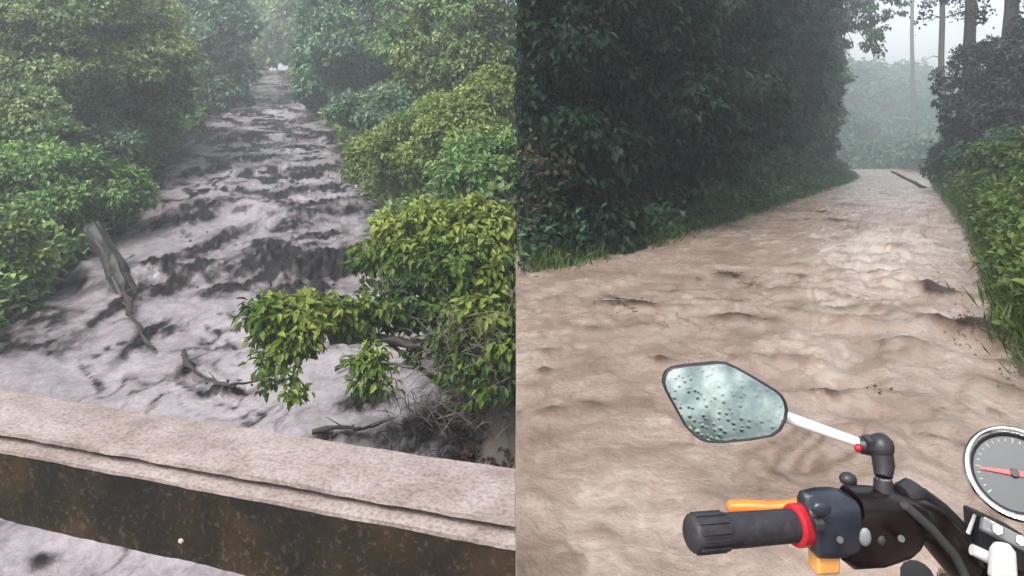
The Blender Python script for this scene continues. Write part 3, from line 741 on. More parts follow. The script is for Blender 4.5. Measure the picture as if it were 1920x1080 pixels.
tree(1795, 262, 33, 100, 'shrub', 1, 'leaf_road', 'misty green bush on the right bank near the fallen pole', 'bush', GB)
tree(1830, 300, 22, 110, 'shrub', 4, 'leaf_bank', 'low green bush on the right bank below the purplish tree', 'bush', GB)
# tall bare trunks on the right, one object each
def pole_tree(px0, px1, y, r, label, top=-260):
    x = (px0 - 960) / F * y; zg = float(ground(x, y)) - .2
    o = empty('bare_trunk_tree', (x, y, zg), label, 'tree', 'tall bare trunks on the right')
    zt = ZC - (top - HOR) / F * y; x1 = (px1 - 960) / F * y
    rng = np.random.default_rng(int(px0)); pts = []
    for i in range(9):
        t = i / 8; pts.append((x + (x1 - x) * t + .05 * math.sin(i * 1.7), y + .04 * math.cos(i * 2.1), zg + (zt - zg) * t))
    MB().tube(pts, [r * (1.2 - .6 * i / 8) for i in range(9)], 10).build('trunk', M['bark_dark'], o)
    for k in range(7):
        t = .45 + .5 * rng.random(); p = np.array(pts[int(t * 8)]); a = rng.random() * 6.28; L = .6 + rng.random() * 1.2
        q = [p, p + np.array([math.cos(a) * L * .5, math.sin(a) * L * .5, L * .15]), p + np.array([math.cos(a + .4) * L, math.sin(a + .4) * L, -L * .1])]
        MB().tube(q, [r * .28, r * .16, r * .05], 5).build('limb', M['bark_dark'], o)
    # sparse leaves near the top
    n = 1500; tt = .55 + .5 * rng.random(n); pp = np.array([np.array(pts[0]) + (np.array(pts[-1]) - np.array(pts[0])) * t for t in tt]) - np.array([x, y, zg])
    cl = rng.normal(size=(24, 3)) * np.array([.9, .9, .3]); ci = rng.integers(0, 24, n)
    c = pp * 0 + (np.array(pts[-1]) - np.array(pts[0])) * (.5 + .5 * (ci / 24))[:, None] + cl[ci] + rng.normal(size=(n, 3)) * .22
    me = leaf_mesh('crown', c, rng.normal(size=(n, 3)) + np.array([0, 0, -.8]), rng.normal(size=(n, 3)) + np.array([0, 0, 1]), .12 + .12 * rng.random(n), rng.random(n))
    obj('crown', me, M['leaf_black'], o)
pole_tree(1822, 1815, 28.5, .24, 'thick bare trunk rising through the rounded purplish tree')
pole_tree(1893, 1897, 25, .26, 'thickest dark trunk beside the creeper-hung tree')
pole_tree(1768, 1764, 48, .20, 'thin pale trunk standing against the bright fog gap')
pole_tree(1712, 1708, 112, .30, 'very faint thin trunk in the fog over the road')

# ---- near bush by the wall, with long leafy branches over the torrent
def spray(pts, n, rng, rad, size, droop=.7, drop=(0, 0)):
    """leaves along a branch polyline"""
    pts = np.array(pts); L = np.linspace(0, len(pts) - 1.001, n); i = L.astype(int); p = pts[i] + (pts[i + 1] - pts[i]) * (L - i)[:, None]
    off = rng.normal(size=(n, 3)) * rad
    d = unit(off + np.array([0, 0, -droop]) * rad.mean() * 1.5 + rng.normal(size=(n, 3)) * .15); nn = unit(rng.normal(size=(n, 3)) * .5 + np.array([0, -.35, 1]))
    return p + off, d, nn, size * (.6 + .8 * rng.random(n)), None

def near_bush():
    rng = np.random.default_rng(21)
    base = np.array([-.55, 10.2, float(ground(-.55, 10.2))])
    o = empty('leafy_bush', tuple(base), 'bright yellow-green bush with drooping branches beside the wall above the torrent', 'bush', GR)
    parts = []; sticks = MB()
    lead = []
    def cl(px, py, y, rpx, n, per=62, size=.125, dv=0.0, droop=.7, zs=.8):
        c = P(px, py, y); r = rpx / F * y
        n = int(n * 1.55); v = unit(rng.normal(size=(n * 2, 3))); v = v[v[:, 2] > -.75][:n]
        cc = c + v * (rng.random(len(v)) ** .4 * (.8 + .5 * rng.random(len(v))))[:, None] * np.array([r, r * .8, r * zs])
        q = list(scatter(rng, cc, v, max(6, int(per * .42)), .155, size, droop)); q[4] = np.clip(q[4] + dv, .02, .98); parts.append(q); lead.append(c)
    # bush from sunlit top to shaded foot, light painted into the leaf values
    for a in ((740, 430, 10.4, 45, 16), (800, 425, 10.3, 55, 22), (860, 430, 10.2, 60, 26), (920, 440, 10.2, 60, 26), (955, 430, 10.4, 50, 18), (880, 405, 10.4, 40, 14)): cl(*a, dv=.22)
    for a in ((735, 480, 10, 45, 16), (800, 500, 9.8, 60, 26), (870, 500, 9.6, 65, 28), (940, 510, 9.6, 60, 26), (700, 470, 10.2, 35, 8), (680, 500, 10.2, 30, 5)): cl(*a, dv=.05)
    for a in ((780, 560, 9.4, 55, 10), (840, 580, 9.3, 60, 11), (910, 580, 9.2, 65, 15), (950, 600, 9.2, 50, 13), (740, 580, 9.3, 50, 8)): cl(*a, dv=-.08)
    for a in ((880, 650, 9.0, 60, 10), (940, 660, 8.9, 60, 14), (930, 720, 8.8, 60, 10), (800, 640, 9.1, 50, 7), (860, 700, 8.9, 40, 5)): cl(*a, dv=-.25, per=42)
    # the low branch reaching left, and its hanging shoots
    for a in ((520, 600, 8.7, 45, 22), (575, 590, 8.7, 42, 20), (625, 590, 8.9, 36, 14), (670, 590, 9.0, 38, 14), (540, 640, 8.6, 38, 16), (495, 590, 8.7, 28, 9), (585, 625, 8.6, 26, 8), (710, 585, 9.1, 30, 8)): cl(*a, dv=.16, size=.12)
    for a in ((505, 680, 8.55, 16, 4), (507, 715, 8.5, 12, 3), (548, 690, 8.5, 14, 3), (550, 735, 8.45, 14, 4), (690, 690, 8.4, 28, 9), (695, 720, 8.35, 24, 7), (700, 660, 8.5, 22, 5)): cl(*a, dv=-.02, size=.11, per=40)
    q = [np.concatenate(z) for z in zip(*parts)]
    q[0] = q[0] - base
    def keep(c_, d_, s_):
        wq = c_ + base; tip = wq + unit(d_) * s_[:, None]
        return np.minimum(-(wq[:, 0] - DIV * wq[:, 1]), -(tip[:, 0] - DIV * tip[:, 1])) > s_ * .12
    obj('foliage', leaf_mesh('foliage', *q, wide=.27, fold=.12, six=True, keep=keep), M['leaf_bright'], o)
    # limbs from the base to each cluster
    cx = lambda p: np.array([min(p[0], DIV * p[1] - .05), p[1], p[2]])
    main = [base, P(800, 700, 9.3), P(720, 635, 9.2), P(640, 606, 9.0), P(560, 600, 8.8), P(505, 600, 8.7)]
    hub = [base, P(880, 640, 9.6), P(860, 520, 9.9), P(850, 440, 10.3)]
    sticks.tube([cx(p) for p in main], [.045, .036, .026, .018, .011, .005], 8); sticks.tube([cx(p) for p in hub], [.05, .04, .025, .008], 8)
    nodes = [p for L in (main, hub) for a, b in zip(L[:-1], L[1:]) for p in (a + (b - a) * .35, a + (b - a) * .75)]
    for c in lead:
        st = min(nodes, key=lambda p: np.linalg.norm(p - c) + .6 * max(0, p[2] - c[2])); dlt = c - st
        m1 = st + dlt * .35 + np.array([0, 0, .10]) + rng.normal(size=3) * .05; m2 = st + dlt * .7 + np.array([0, 0, .09]) + rng.normal(size=3) * .05
        sticks.tube([cx(st), cx(m1), cx(m2), cx(c)], [.014, .010, .007, .003], 6)
    sticks.build('branch', M['bark'], o)
    # bare twigs at the lower right
    tw = MB()
    for k in range(260):
        p = P(790 + 170 * rng.random() ** .8, 590 + 220 * rng.random(), 8.6 + .5 * rng.random()); a = rng.normal(size=3) * np.array([.32, .15, .18])
        tw.tube([cx(p), cx(p + a * .5 + np.array([0, 0, .05])), cx(p + a)], [.006, .005, .002], 4)
    tw.build('twigs', M['bark'], o)
near_bush()

# sprawling ground plants along banks (single stuff meshes: nobody could count the leaves)
def bank_plants(name, xs, ys, mat, label, cat, size=.22, per=14, h=.5, seed=1, clip=0, blade=False, clump_r=.30, six=False):
    rng = np.random.default_rng(seed); n = len(xs); zs = ground(xs, ys)
    cc = np.stack([xs, ys, zs + h * rng.random(n)], -1); cv = unit(rng.normal(size=(n, 3)) * .4 + np.array([0, 0, 1]))
    if blade:
        N = n * per; idx = np.repeat(np.arange(n), per)
        c = np.stack([xs[idx], ys[idx], zs[idx] - .03], -1) + rng.normal(size=(N, 3)) * np.array([clump_r, clump_r, 0.0])
        d = unit(rng.normal(size=(N, 3)) * .5 + np.array([0, 0, 1.0])); nn = unit(rng.normal(size=(N, 3)))
        s = size * (.5 + rng.random(N)); v = np.clip(rng.normal(.55, .2, N) + .3 * fbm(c[:, 0], c[:, 1], 0, 2), .02, .98); wide = .045; fold = .0
    else:
        c, d, nn, s, v = scatter(rng, cc, cv, per, clump_r, size, .3); wide = .30; fold = .1
    keep = None
    if clip:
        def keep(c_, d_, s_):
            tip = c_ + unit(d_) * s_[:, None]
            return np.minimum((c_[:, 0] - DIV * c_[:, 1]) * clip, (tip[:, 0] - DIV * tip[:, 1]) * clip) > s_ * .1
    me = leaf_mesh(name, c, d, nn, s, v, wide=wide, fold=fold, keep=keep, six=six)
    return tag(obj(name, me, mat), label, cat, kind='stuff')
def along(n, y0, y1, edge, d0, d1, seed, sign):
    rng = np.random.default_rng(seed); t = rng.random(n); y = y0 * (y1 / y0) ** t
    return edge(y) + sign * (d0 + (d1 - d0) * rng.random(n) ** 1.4), y
X_, Y_ = along(1700, 3.0, 60, road_r, .22, 5.0, 1, 1); nr_ = Y_ < 9
bank_plants('bank_herbs', X_[nr_], Y_[nr_], M['leaf_bank'], 'small-leaved green herbs on the right bank closest to the motorcycle', 'undergrowth',   .08, 36, .45, 22, six=True, clump_r=.26)
X_, Y_ = X_[~nr_], Y_[~nr_]
bank_plants('bank_undergrowth', X_, Y_, M['leaf_bank'], 'green leafy undergrowth covering the right bank of the flooded road', 'undergrowth', .10, 44, .50, 2)
X_, Y_ = along(3000, 3.0, 40, road_r, .12, 3.2, 5, 1)
bank_plants('bank_grass', X_, Y_, M['leaf_bank'], 'long green grass along the right edge of the flooded road', 'grass', .17, 16, 0, 3, blade=True, clump_r=.11)
X_, Y_ = along(900, 7.9, 60, road_l, -.15, .8, 7, -1)
bank_plants('verge_grass', X_, Y_, M['leaf_bank'], 'short olive grass along the foot of the dark road forest', 'grass', .20, 20, 0, 4, clip=1, blade=True, clump_r=.18)
X_, Y_ = along(600, 7.9, 60, road_l, 0.0, 1.1, 8, -1)
bank_plants('verge_undergrowth', X_, Y_, M['leaf_road'], 'low leafy plants at the foot of the dark road forest', 'undergrowth', .13, 22, .40, 6, clip=1)
X_, Y_ = along(700, 17, 60, road_l, .6, 5.0, 18, -1)
bank_plants('forest_floor_plants', X_, Y_, M['leaf_road'], 'dark ferny plants on the slope inside the road forest', 'undergrowth', .24, 22, .8, 16, clip=1)
X_, Y_ = along(1500, 12, 62, riv_l, -.1, 6, 9, -1)
bank_plants('bank_creepers', X_, Y_, M['leaf_green'], 'tangled creepers covering the left bank of the torrent', 'undergrowth', .22, 24, .6, 7)
X_, Y_ = along(1900, 10.5, 62, riv_r, -.1, 6, 10, 1)
k_ = X_ < DIV * Y_ - .3; 
bank_plants('slope_creepers', X_[k_], Y_[k_], M['leaf_mid'], 'tangled creepers covering the right bank of the torrent', 'undergrowth', .22, 24, .6, 8, clip=-1)
# dead reddish sprays at the left end of the forest
rb = np.random.default_rng(31); xb = .12 + .45 * rb.random(14); yb = 8.3 + .4 * rb.random(14)
bank_plants('dead_bramble', xb, yb, M['leaf_brown'], 'reddish dead bramble leaves at the near end of the road forest', 'bramble', .09, 16, 1.5, 9, clip=1)

# ------------------------------------------------------------------ wood and debris
rl = np.random.default_rng(41); n_ = 640
xl_ = -2.0 + 1.95 * rl.random(n_); yl_ = 7.2 + 3.6 * rl.random(n_)
def bank_litter():
    mb = MB()
    for x, y in zip(xl_, yl_):
        z = max(float(ground(x, y)), float(riv_z(y)) + .05); a = rl.random() * 6.28; L = .05 + .15 * rl.random()
        d = np.array([math.cos(a) * L, math.sin(a) * L, rl.normal() * .10]); c = np.array([x, y, z + .05 + .15 * rl.random()])
        q = [c - d, c + np.array([0, 0, .03]), c + d]
        for p in q: p[0] = min(p[0], DIV * p[1] - .04)
        mb.tube(q, [.003, .007, .002], 4)
    tag(mb.build('flood_litter', M['wet_wood'], None), 'dark tangle of flood-washed twigs on the mud below the wall', 'debris', kind='stuff')
bank_litter()
bank_plants('mud_litter', xl_[:300], yl_[:300], M['leaf_brown'], 'muddy leaf litter among the washed-up twigs below the wall', 'leaf litter', .10, 14, .25, 12, clip=-1)
def stump():
    b = np.array(P(222, 520, 15.6)); t = np.array(P(178, 425, 16.2))
    base = b.copy(); o = empty('leaning_stump', tuple(base), 'grey weathered stump leaning out of the left bank into the torrent', 'stump')
    ks = np.concatenate([[-.9], np.linspace(0, 1, 16)]); pts = [b + (t - b) * k + np.array([.05 * math.sin(k * 5), 0, 0]) for k in ks]
    mb = MB().tube(pts, [.24 - .05 * k + .02 * math.sin(k * 9) for k in ks], 26)
    V = np.array(mb.v); th = np.tile(np.arange(26), len(ks)) / 26 * 6.283; kk = np.repeat(ks, 26)
    cen = np.repeat(np.array(pts), 26, 0)
    amp = 1 + .28 * (ridged(np.cos(th) * 1.6, np.sin(th) * 1.6, kk * .7, 3) - 1.0) + .10 * fbm(np.cos(th) * 4, np.sin(th) * 4, kk * 3, 3)
    V = cen + (V - cen) * amp[:, None]
    tip = kk > .97; V[tip] += ((t - b) / np.linalg.norm(t - b))[None, :] * (.22 * noise3(np.cos(th[tip]) * 2, np.sin(th[tip]) * 2, 5.0))[:, None]
    mb.v = list(V)
    mb.build('bole', M['bark_grey'], o)
    r = MB()
    for k in range(2):
        p = b + (t - b) * (.25 + .45 * k); s = np.array([(-1) ** k * .30, -.12, -.18 + .3 * k])
        MB().tube([p, p + s * .5, p + s], [.06, .045, .02], 7).build('root', M['bark_grey'], o)
stump()
def log(p0, p1, r, mat, name, label, cat='log', bend=.1):
    p0, p1 = np.array(p0), np.array(p1); base = (p0 + p1) / 2
    n = 9; pts = [p0 + (p1 - p0) * i / (n - 1) + np.array([0, 0, bend * math.sin(math.pi * i / (n - 1))]) for i in range(n)]
    mb = MB().tube(pts, [r * (1.1 - .5 * i / (n - 1)) for i in range(n)], 10)
    V = np.array(mb.v); V += (fbm(V[:, 0] * 7, V[:, 1] * 7, V[:, 2] * 7, 3) * r * .35)[:, None]; mb.v = list(V)
    o = mb.build(name, mat, None); tag(o, label, cat); return o
log(P(620, 632, 9.3), P(790, 650, 8.9), .085, M['wet_wood'], 'fallen_log', 'dark wet fallen log under the bright bush branch', bend=.05)
log(P(640, 678, 8.6), P(775, 690, 8.3), .03, M['bark_grey'], 'broken_branch', 'pale broken branch lying below the dark wet log', 'branch', .04)
gx, gy = on_road(1735, 352); lx, ly = on_road(1672, 325)
log((gx, gy, float(road_z(gy)) - .05), P(1672, 322, gy + 3), .09, M['wet_wood'], 'fallen_pole', 'thin dark fallen pole leaning from the right bank at the foggy end', 'pole', .02)

def drift(pix, r, label):
    pts = []
    for (px, py, up) in pix:
        x, y = on_river(px, py); pts.append(np.array([x, y, float(riv_z(y)) + .10 + up]))
    fine_ = []
    for a, b in zip(pts[:-1], pts[1:]):
        for k in range(4): fine_.append(a + (b - a) * k / 4)
    fine_.append(pts[-1]); n = len(fine_)
    r = r * .75; mb = MB().tube(fine_, [r * (1.1 - .7 * i / n) for i in range(n)], 9); V = np.array(mb.v)
    V += (fbm(V[:, 0] * 5, V[:, 1] * 5, V[:, 2] * 5, 3) * r * .8)[:, None]; mb.v = list(V)
    for k in random.sample(range(2, n - 2), 2):
        p = fine_[k]; a = random.random() * 6.28; q = np.array([math.cos(a) * .35, math.sin(a) * .25, .12]); mb.tube([p, p + q * .6, p + q], [r * .4, r * .25, r * .08], 5)
    tag(mb.build('drift_branch', M['wet_wood'], None), label, 'branch', 'branches carried by the torrent')
drift([(225, 522, .0), (236, 560, .06), (242, 600, .05), (262, 632, .05), (288, 665, -.02)], .085, 'dark drift branch trailing downstream from the leaning stump')
drift([(345, 668, 0), (352, 700, .05), (385, 728, .05), (430, 737, .04), (482, 728, 0)], .05, 'thin bent drift branch in the pale water before the rail')
drift([(585, 822, 0), (640, 818, .04), (665, 828, .08), (700, 815, .04), (735, 800, .02)], .045, 'drift branch lying just beyond the rail below the wall bank')
drift([(630, 700, 0), (660, 690, .05), (700, 705, .04), (745, 700, 0)], .05, 'short drift branch under the hanging leafy spray')
def spray_drops():
    rng = np.random.default_rng(66); oc = np.array([(1, 0, 0), (-1, 0, 0), (0, 1, 0), (0, -1, 0), (0, 0, 1), (0, 0, -1)], float)
    fo = np.array([(0, 2, 4), (2, 1, 4), (1, 3, 4), (3, 0, 4), (2, 0, 5), (1, 2, 5), (3, 1, 5), (0, 3, 5)])
    def drops(spots, z_of, on, smin, smax, hmax, mat, name, label):
        V, Fc = [], []; k = 0
        for (px, py, rx, ry, cnt) in spots:
            for _ in range(cnt):
                x, y = on(px + rng.normal() * rx * .5, py + rng.normal() * ry * .45); sz = smin + (smax - smin) * rng.random() ** 2.5
                c = np.array([x, y, float(z_of(y)) + hmax * (.25 + .75 * rng.random() ** 2)]); V.append(c + oc * sz * (.6 + .8 * rng.random(3))); Fc.append(fo + 6 * k); k += 1
        tag(obj(name, mesh(name, np.concatenate(V), np.concatenate(Fc), True), mat), label, 'spray', kind='stuff')
    drops([(c[0], c[1], c[2], c[3], 12) for c in CH if c[5] > .65 and c[1] > 280], riv_z, on_river, .012, .045, .20, M['torrent_clod'], 'mud_spray', 'dark mud clods thrown up from the churning torrent')
    drops([(1810, 622, 34, 40, 160), (1762, 545, 24, 10, 40), (1895, 735, 30, 20, 40)], road_z, on_road, .003, .011, .16, M['flood_clod'], 'brown_splash', 'brown droplets splashing by the right bank of the flooded road')
M['torrent_clod'] = simple('torrent_clod', (.030, .025, .026), .35, scale=6, var=.8)
M['flood_clod'] = simple('flood_clod', (.060, .042, .033), .35, scale=20, var=.5)
spray_drops()
def clump(px, py, wpx, label, kind='twig', seed=0):
    x, y = on_road(px, py); z = float(road_z(y)); rng = np.random.default_rng(seed + px); wdt = wpx / F * y / 2
    o = empty('floating_debris', (x, y, z), label, 'debris', 'debris swept along the flooded road')
    mb = MB()
    for k in range(11):
        a = rng.normal() * .45 + .55; L = wdt * (.25 + .45 * rng.random()); c = np.array([x, y, z + .0]) + rng.normal(size=3) * np.array([wdt * .5, wdt * .35, .006])
        d = np.array([math.cos(a), math.sin(a), rng.normal() * .05]) * L
        mb.tube([c - d, c + np.array([0, 0, .008]), c + d], [.003, .007, .002], 5)
    mb.build('twigs', M['wet_wood'], o)
    n = 26; c = rng.normal(size=(n, 3)) * np.array([wdt * .5, wdt * .4, .008]) + np.array([0, 0, .012])
    obj('leaf_litter', leaf_mesh('leaf_litter', c, rng.normal(size=(n, 3)), rng.normal(size=(n, 3)) + np.array([0, 0, 1.5]), .014 + .022 * rng.random(n), rng.random(n) * .6), M['leaf_brown'], o)
clump(1370, 516, 70, 'mat of dark twigs floating in the middle of the brown flood')
clump(1762, 540, 60, 'knot of wet twigs and leaves caught near the right bank')
clump(1810, 625, 55, 'dark tangle of roots in the brown splash by the right bank')
clump(1180, 572, 110, 'long thin raft of twigs drifting on the left half of the flood')
clump(1395, 603, 90, 'reddish twig raft behind the motorcycle mirror')
clump(1655, 744, 70, 'short dark stick floating beyond the mirror stem')
clump(1575, 413, 40, 'small curved twig heap far along the flooded road')
clump(1690, 463, 30, 'small pale-edged twig heap beside the bright ripples')

# ------------------------------------------------------------------ motorcycle
M['black_plastic'] = simple('black_plastic', (.018, .017, .020), .38, var=.3, scale=60, bump=.1)
M['maroon_black'] = simple('maroon_black_plastic', (.006, .0032, .0036), .3, var=.3, scale=40, bump=.08)
M['grip_rubber'] = simple('grip_rubber', (.018, .0165, .021), .5, var=.25, scale=80, bump=.25)
M['blue_grey'] = simple('switch_blue_grey', (.014, .017, .024), .26, var=.3, scale=25, spec=.6)
M['chrome'] = simple('chrome', (.70, .72, .74), .16, 1.0, var=.08, scale=30)
M['white_metal'] = simple('white_painted_metal', (.42, .40, .40), .3, 0.0, var=.06, scale=30, coat=.4)
M['silver'] = simple('silver_bracket', (.28, .29, .31), .3, .6, var=.08, scale=30)
M['red_ring'] = simple('red_anodised', (.34, .014, .024), .28, .25, var=.15)
M['orange'] = simple('orange_lever', (.55, .13, .025), .35, .1, var=.12, scale=40)
M['amber'] = simple('amber_lens', (.55, .27, .08), .35, var=.15)
M['tyre'] = simple('tyre_rubber', (.02, .02, .02), .7)
M['tank'] = simple('tank_paint', (.03, .006, .008), .2, coat=.6, var=.1)
M['seat'] = simple('seat_vinyl', (.02, .02, .02), .5, bump=.2)
def mirror_mat():
    m, n, o = newmat('wet_mirror_glass')
    b = n.nodes.new('ShaderNodeBsdfPrincipled'); b.inputs['Metallic'].default_value = 1; b.inputs['Base Color'].default_value = (.80, .88, .86, 1)
    tc = n.nodes.new('ShaderNodeTexCoord')
    v = n.nodes.new('ShaderNodeTexVoronoi'); v.inputs['Scale'].default_value = 150; v.inputs['Randomness'].default_value = 1
    t = n.nodes.new('ShaderNodeTexNoise'); t.inputs['Scale'].default_value = 28; t.inputs['Detail'].default_value = 4
    for q in (v, t): n.links.new(tc.outputs['Object'], q.inputs['Vector'])
    mr = n.nodes.new('ShaderNodeMapRange'); mr.inputs[1].default_value = .05; mr.inputs[2].default_value = .45; mr.inputs[3].default_value = 1; mr.inputs[4].default_value = 0
    n.links.new(v.outputs['Distance'], mr.inputs[0])
    mu = n.nodes.new('ShaderNodeMath'); mu.operation = 'MULTIPLY'; n.links.new(mr.outputs[0], mu.inputs[0]); n.links.new(t.outputs[0], mu.inputs[1])
    bp = n.nodes.new('ShaderNodeBump'); bp.inputs['Strength'].default_value = .08; bp.inputs['Distance'].default_value = .002
    n.links.new(mu.outputs[0], bp.inputs['Height']); n.links.new(bp.outputs[0], b.inputs['Normal'])
    b.inputs['Roughness'].default_value = .07
    f = n.nodes.new('ShaderNodeTexNoise'); f.inputs['Scale'].default_value = 34; f.inputs['Detail'].default_value = 3; n.links.new(tc.outputs['Object'], f.inputs['Vector'])
    fr_ = ramp(n, [(.36, (.17, .21, .22)), (.5, (.26, .315, .31)), (.66, (.42, .48, .46))]); n.links.new(f.outputs[0], fr_.inputs[0]); n.links.new(fr_.outputs[0], b.inputs['Base Color'])
    n.links.new(b.outputs[0], o.inputs[0]); return m
M['mirror'] = mirror_mat()
def dial_mat():
    m, n, o = newmat('gauge_dial'); b = n.nodes.new('ShaderNodeBsdfPrincipled')
    b.inputs['Base Color'].default_value = (.030, .035, .040, 1); b.inputs['Roughness'].default_value = .4; b.inputs['Coat Weight'].default_value = .12; b.inputs['Coat Roughness'].default_value = .2; b.inputs['Specular IOR Level'].default_value = .2
    n.links.new(b.outputs[0], o.inputs[0]); return m
M['dial'] = dial_mat()
M['needle'] = simple('red_needle', (.62, .05, .05), .4)
M['ticks'] = simple('pale_dial_print', (.20, .21, .21), .5)

BD = .66
M['screw2'] = simple('grey_button', (.13, .13, .14), .4)
bike = empty('motorcycle', (.62, .86, -.02), 'motorcycle with black handlebar, wet mirror and round chrome gauge in the flood', 'motorcycle')

# mirror
outl = [(1245, 718), (1247, 706), (1251, 698), (1261, 691), (1285, 687), (1317, 684), (1345, 681.5), (1361, 682), (1382, 691), (1421, 713), (1455, 734), (1467, 744), (1473, 755), (1476, 770), (1473, 788), (1463, 807), (1447, 818), (1408, 825), (1356, 830), (1330, 829.5), (1314, 825), (1302, 816), (1286, 799), (1270, 770), (1257, 747), (1249, 731)]
cen = np.array([np.mean([p[0] for p in outl]), np.mean([p[1] for p in outl])])
MT = (-.12, .22)                      # how the mirror plane leans (depth change per metre across / up)
def mp(px, py, back=0.0, sc=1.0):
    px = cen[0] + (px - cen[0]) * sc; py = cen[1] + (py - cen[1]) * sc
    d0 = .74; u = (px - cen[0]) / F * d0; v = -(py - cen[1]) / F * d0
    d = d0 + u * MT[0] + v * MT[1]
    p = P(px, py, d); return p + np.array([0, back, 0])
mirror_part = MB()
mirror_part.loops([[mp(x, y, .000, 1.015) for x, y in outl], [mp(x, y, .004, 1.03) for x, y in outl], [mp(x, y, .016, .93) for x, y in outl], [mp(x, y, .026, .6) for x, y in outl]], cap0=False)
# rim returns to the glass
mirror_part.loops([[mp(x, y, .000, 1.015) for x, y in outl], [mp(x, y, -.0012, .99) for x, y in outl], [mp(x, y, .002, .965) for x, y in outl]], False, False)
mh = mirror_part.build('mirror_housing', M['black_plastic'], bike, True, angle=60)
MB().loops([[mp(x, y, .0022, .98) for x, y in outl], [mp(x, y, .0014, .978) for x, y in outl]], True, True).build('mirror_glass', M['mirror'], mh, False)
# stem, in two segments, to the knuckle
a, b_ = P(1468, 780, .755), P(1622, 834, .70)
MB().tube([a, a + (b_ - a) * .3, a + (b_ - a) * .7, b_], [.0066, .0060, .0053, .0050], 12).build('mirror_stem', M['white_metal'], bike)
kn = MB(); kc = P(1652, 838, .69)
kn.tube([P(1612, 834, .70), P(1640, 838, .695)], [.0085, .0095], 14)
kn.ball(kc, .0125, 14, 10, (1, 1, 1.1)); kn.tube([kc + np.array([0, 0, .0]), P(1657, 872, .685), P(1656, 893, .68)], [.0105, .0105, .0085], 14)
kn.box(P(1645, 830, .692), (.012, 0, 0), (0, .008, 0), (0, 0, .005))
kn.build('mirror_knuckle', M['black_plastic'], bike)
MB().tube([P(1656, 892, .68), P(1656, 900, .68)], [.0078, .0078], 16).build('mirror_nut', M['chrome'], bike)
MB().tube([P(1656, 899, .68), P(1657, 945, .675)], [.0088, .0105], 14).build('mirror_post', M['black_plastic'], bike)
MB().ball(P(1609, 840, .693), .0042, 10, 7).build('mirror_screw', M['red_ring'], bike)

# grip with ribbed end and collar
g0, g1 = P(1292, 1001, .625), P(1502, 984, .66)
ga = (g1 - g0) / np.linalg.norm(g1 - g0)
gp = [0, .015, .03, .06, .12, .2, .29, .31, .33, .5, .7, .9, 1.0]; gr = [.0118, .0148, .0160, .0164, .0164, .0164, .0164, .0160, .0152, .0152, .0150, .0150, .0150]
MB().tube([g0 + (g1 - g0) * t for t in gp], gr, 24).build('grip', M['grip_rubber'], bike, True, angle=50)
rbm = MB(); fr = frames([g0, g1])[0]
for k in range(12):
    th = 2 * math.pi * k / 12; dirn = fr[2] * math.cos(th) + fr[3] * math.sin(th)
    side = np.cross(ga, dirn); rbm.box(g0 + (g1 - g0) * .165 + dirn * .0166, ga * .0155, side * .0022, dirn * .0011)
rbm.build('grip_ribs', M['grip_rubber'], bike, True, .0005)
MB().tube([P(1486, 985.4, .657), P(1489, 985.2, .6575), P(1509, 983.5, .661), P(1512, 983.2, .661)], [.0165, .0192, .0192, .0165], 24).build('grip_collar', M['red_ring'], bike)
# clutch lever ahead of the grip
lp = [P(1372, 950, .715), P(1400, 950, .712), P(1440, 952, .708), P(1480, 950, .704), P(1530, 942, .70)]
MB().tube(lp, [.0066, .0074, .0066, .0066, .0076], 12, flat=1.0).build('clutch_lever', M['orange'], bike)
MB().ball(P(1374, 950, .715), .0072, 12, 8).build('lever_tip', M['orange'], bike)
# switch cluster: rounded body built as swept loops
def rbox_loops(p0, p1, hw, hh, n=20, e=4.0, fr0=None):
    """rounded-rectangle tube between points with half sizes that vary"""
    L = []; fs = frames(p0)
    for (p, t, a_, b2), w_, h_ in zip(fs, hw, hh):
        ring = []
        for k in range(n):
            th = 2 * math.pi * k / n; cx_, sx_ = math.cos(th), math.sin(th)
            ring.append(p + b2 * w_ * math.copysign(abs(cx_) ** (2 / e), cx_) + a_ * h_ * math.copysign(abs(sx_) ** (2 / e), sx_))
        L.append(ring)
    return L
sw = MB()
sp = [P(1512, 983, .66), P(1518, 982, .66), P(1545, 979, .662), P(1572, 977, .664), P(1588, 976, .666), P(1592, 976, .666)]
sw.loops(rbox_loops(sp, None, [.018, .021, .0225, .0225, .021, .018], [.023, .027, .0285, .028, .026, .022]))
swo = sw.build('switch_housing', M['blue_grey'], bike, True, angle=60)
bx = MB()
bp_ = [P(1586, 985, .668), P(1592, 987, .668), P(1640, 985, .672), P(1690, 980, .676), P(1715, 985, .678)]
bx.loops(rbox_loops(bp_, None, [.020, .022, .023, .022, .016], [.030, .036, .035, .029, .022]))
bx.build('lever_perch', M['maroon_black'], bike, True, angle=60)
MB().loops(rbox_loops([P(1640, 925, .674), P(1645, 960, .674)], None, [.012, .014], [.018, .020])).build('clamp', M['black_plastic'], bike, True, .002)
MB().ball(P(1622, 1007, .645), .0060, 12, 8, (1, .6, 1.5)).build('horn_button', M['screw2'], bike)
MB().ball(P(1653, 1014, .648), .0042, 10, 8, (1, .6, 1.2)).build('indicator_switch', M['bark_grey'], bike)
MB().ball(P(1540, 955, .632), .0070, 12, 8, (1.4, .5, 1)).build('starter_button', M['blue_grey'], swo)
MB().loops(rbox_loops([P(1524, 1050, .660), P(1566, 1048, .662)], None, [.010, .010], [.011, .011])).build('amber_lens', M['amber'], bike, True, .002)
def ring_band(p, q, r, name, mat, parent, seg=20):
    return MB().tube([p, q], [r, r], seg).build(name, mat, parent)
M['screw'] = simple('dull_screw', (.035, .035, .037), .5)
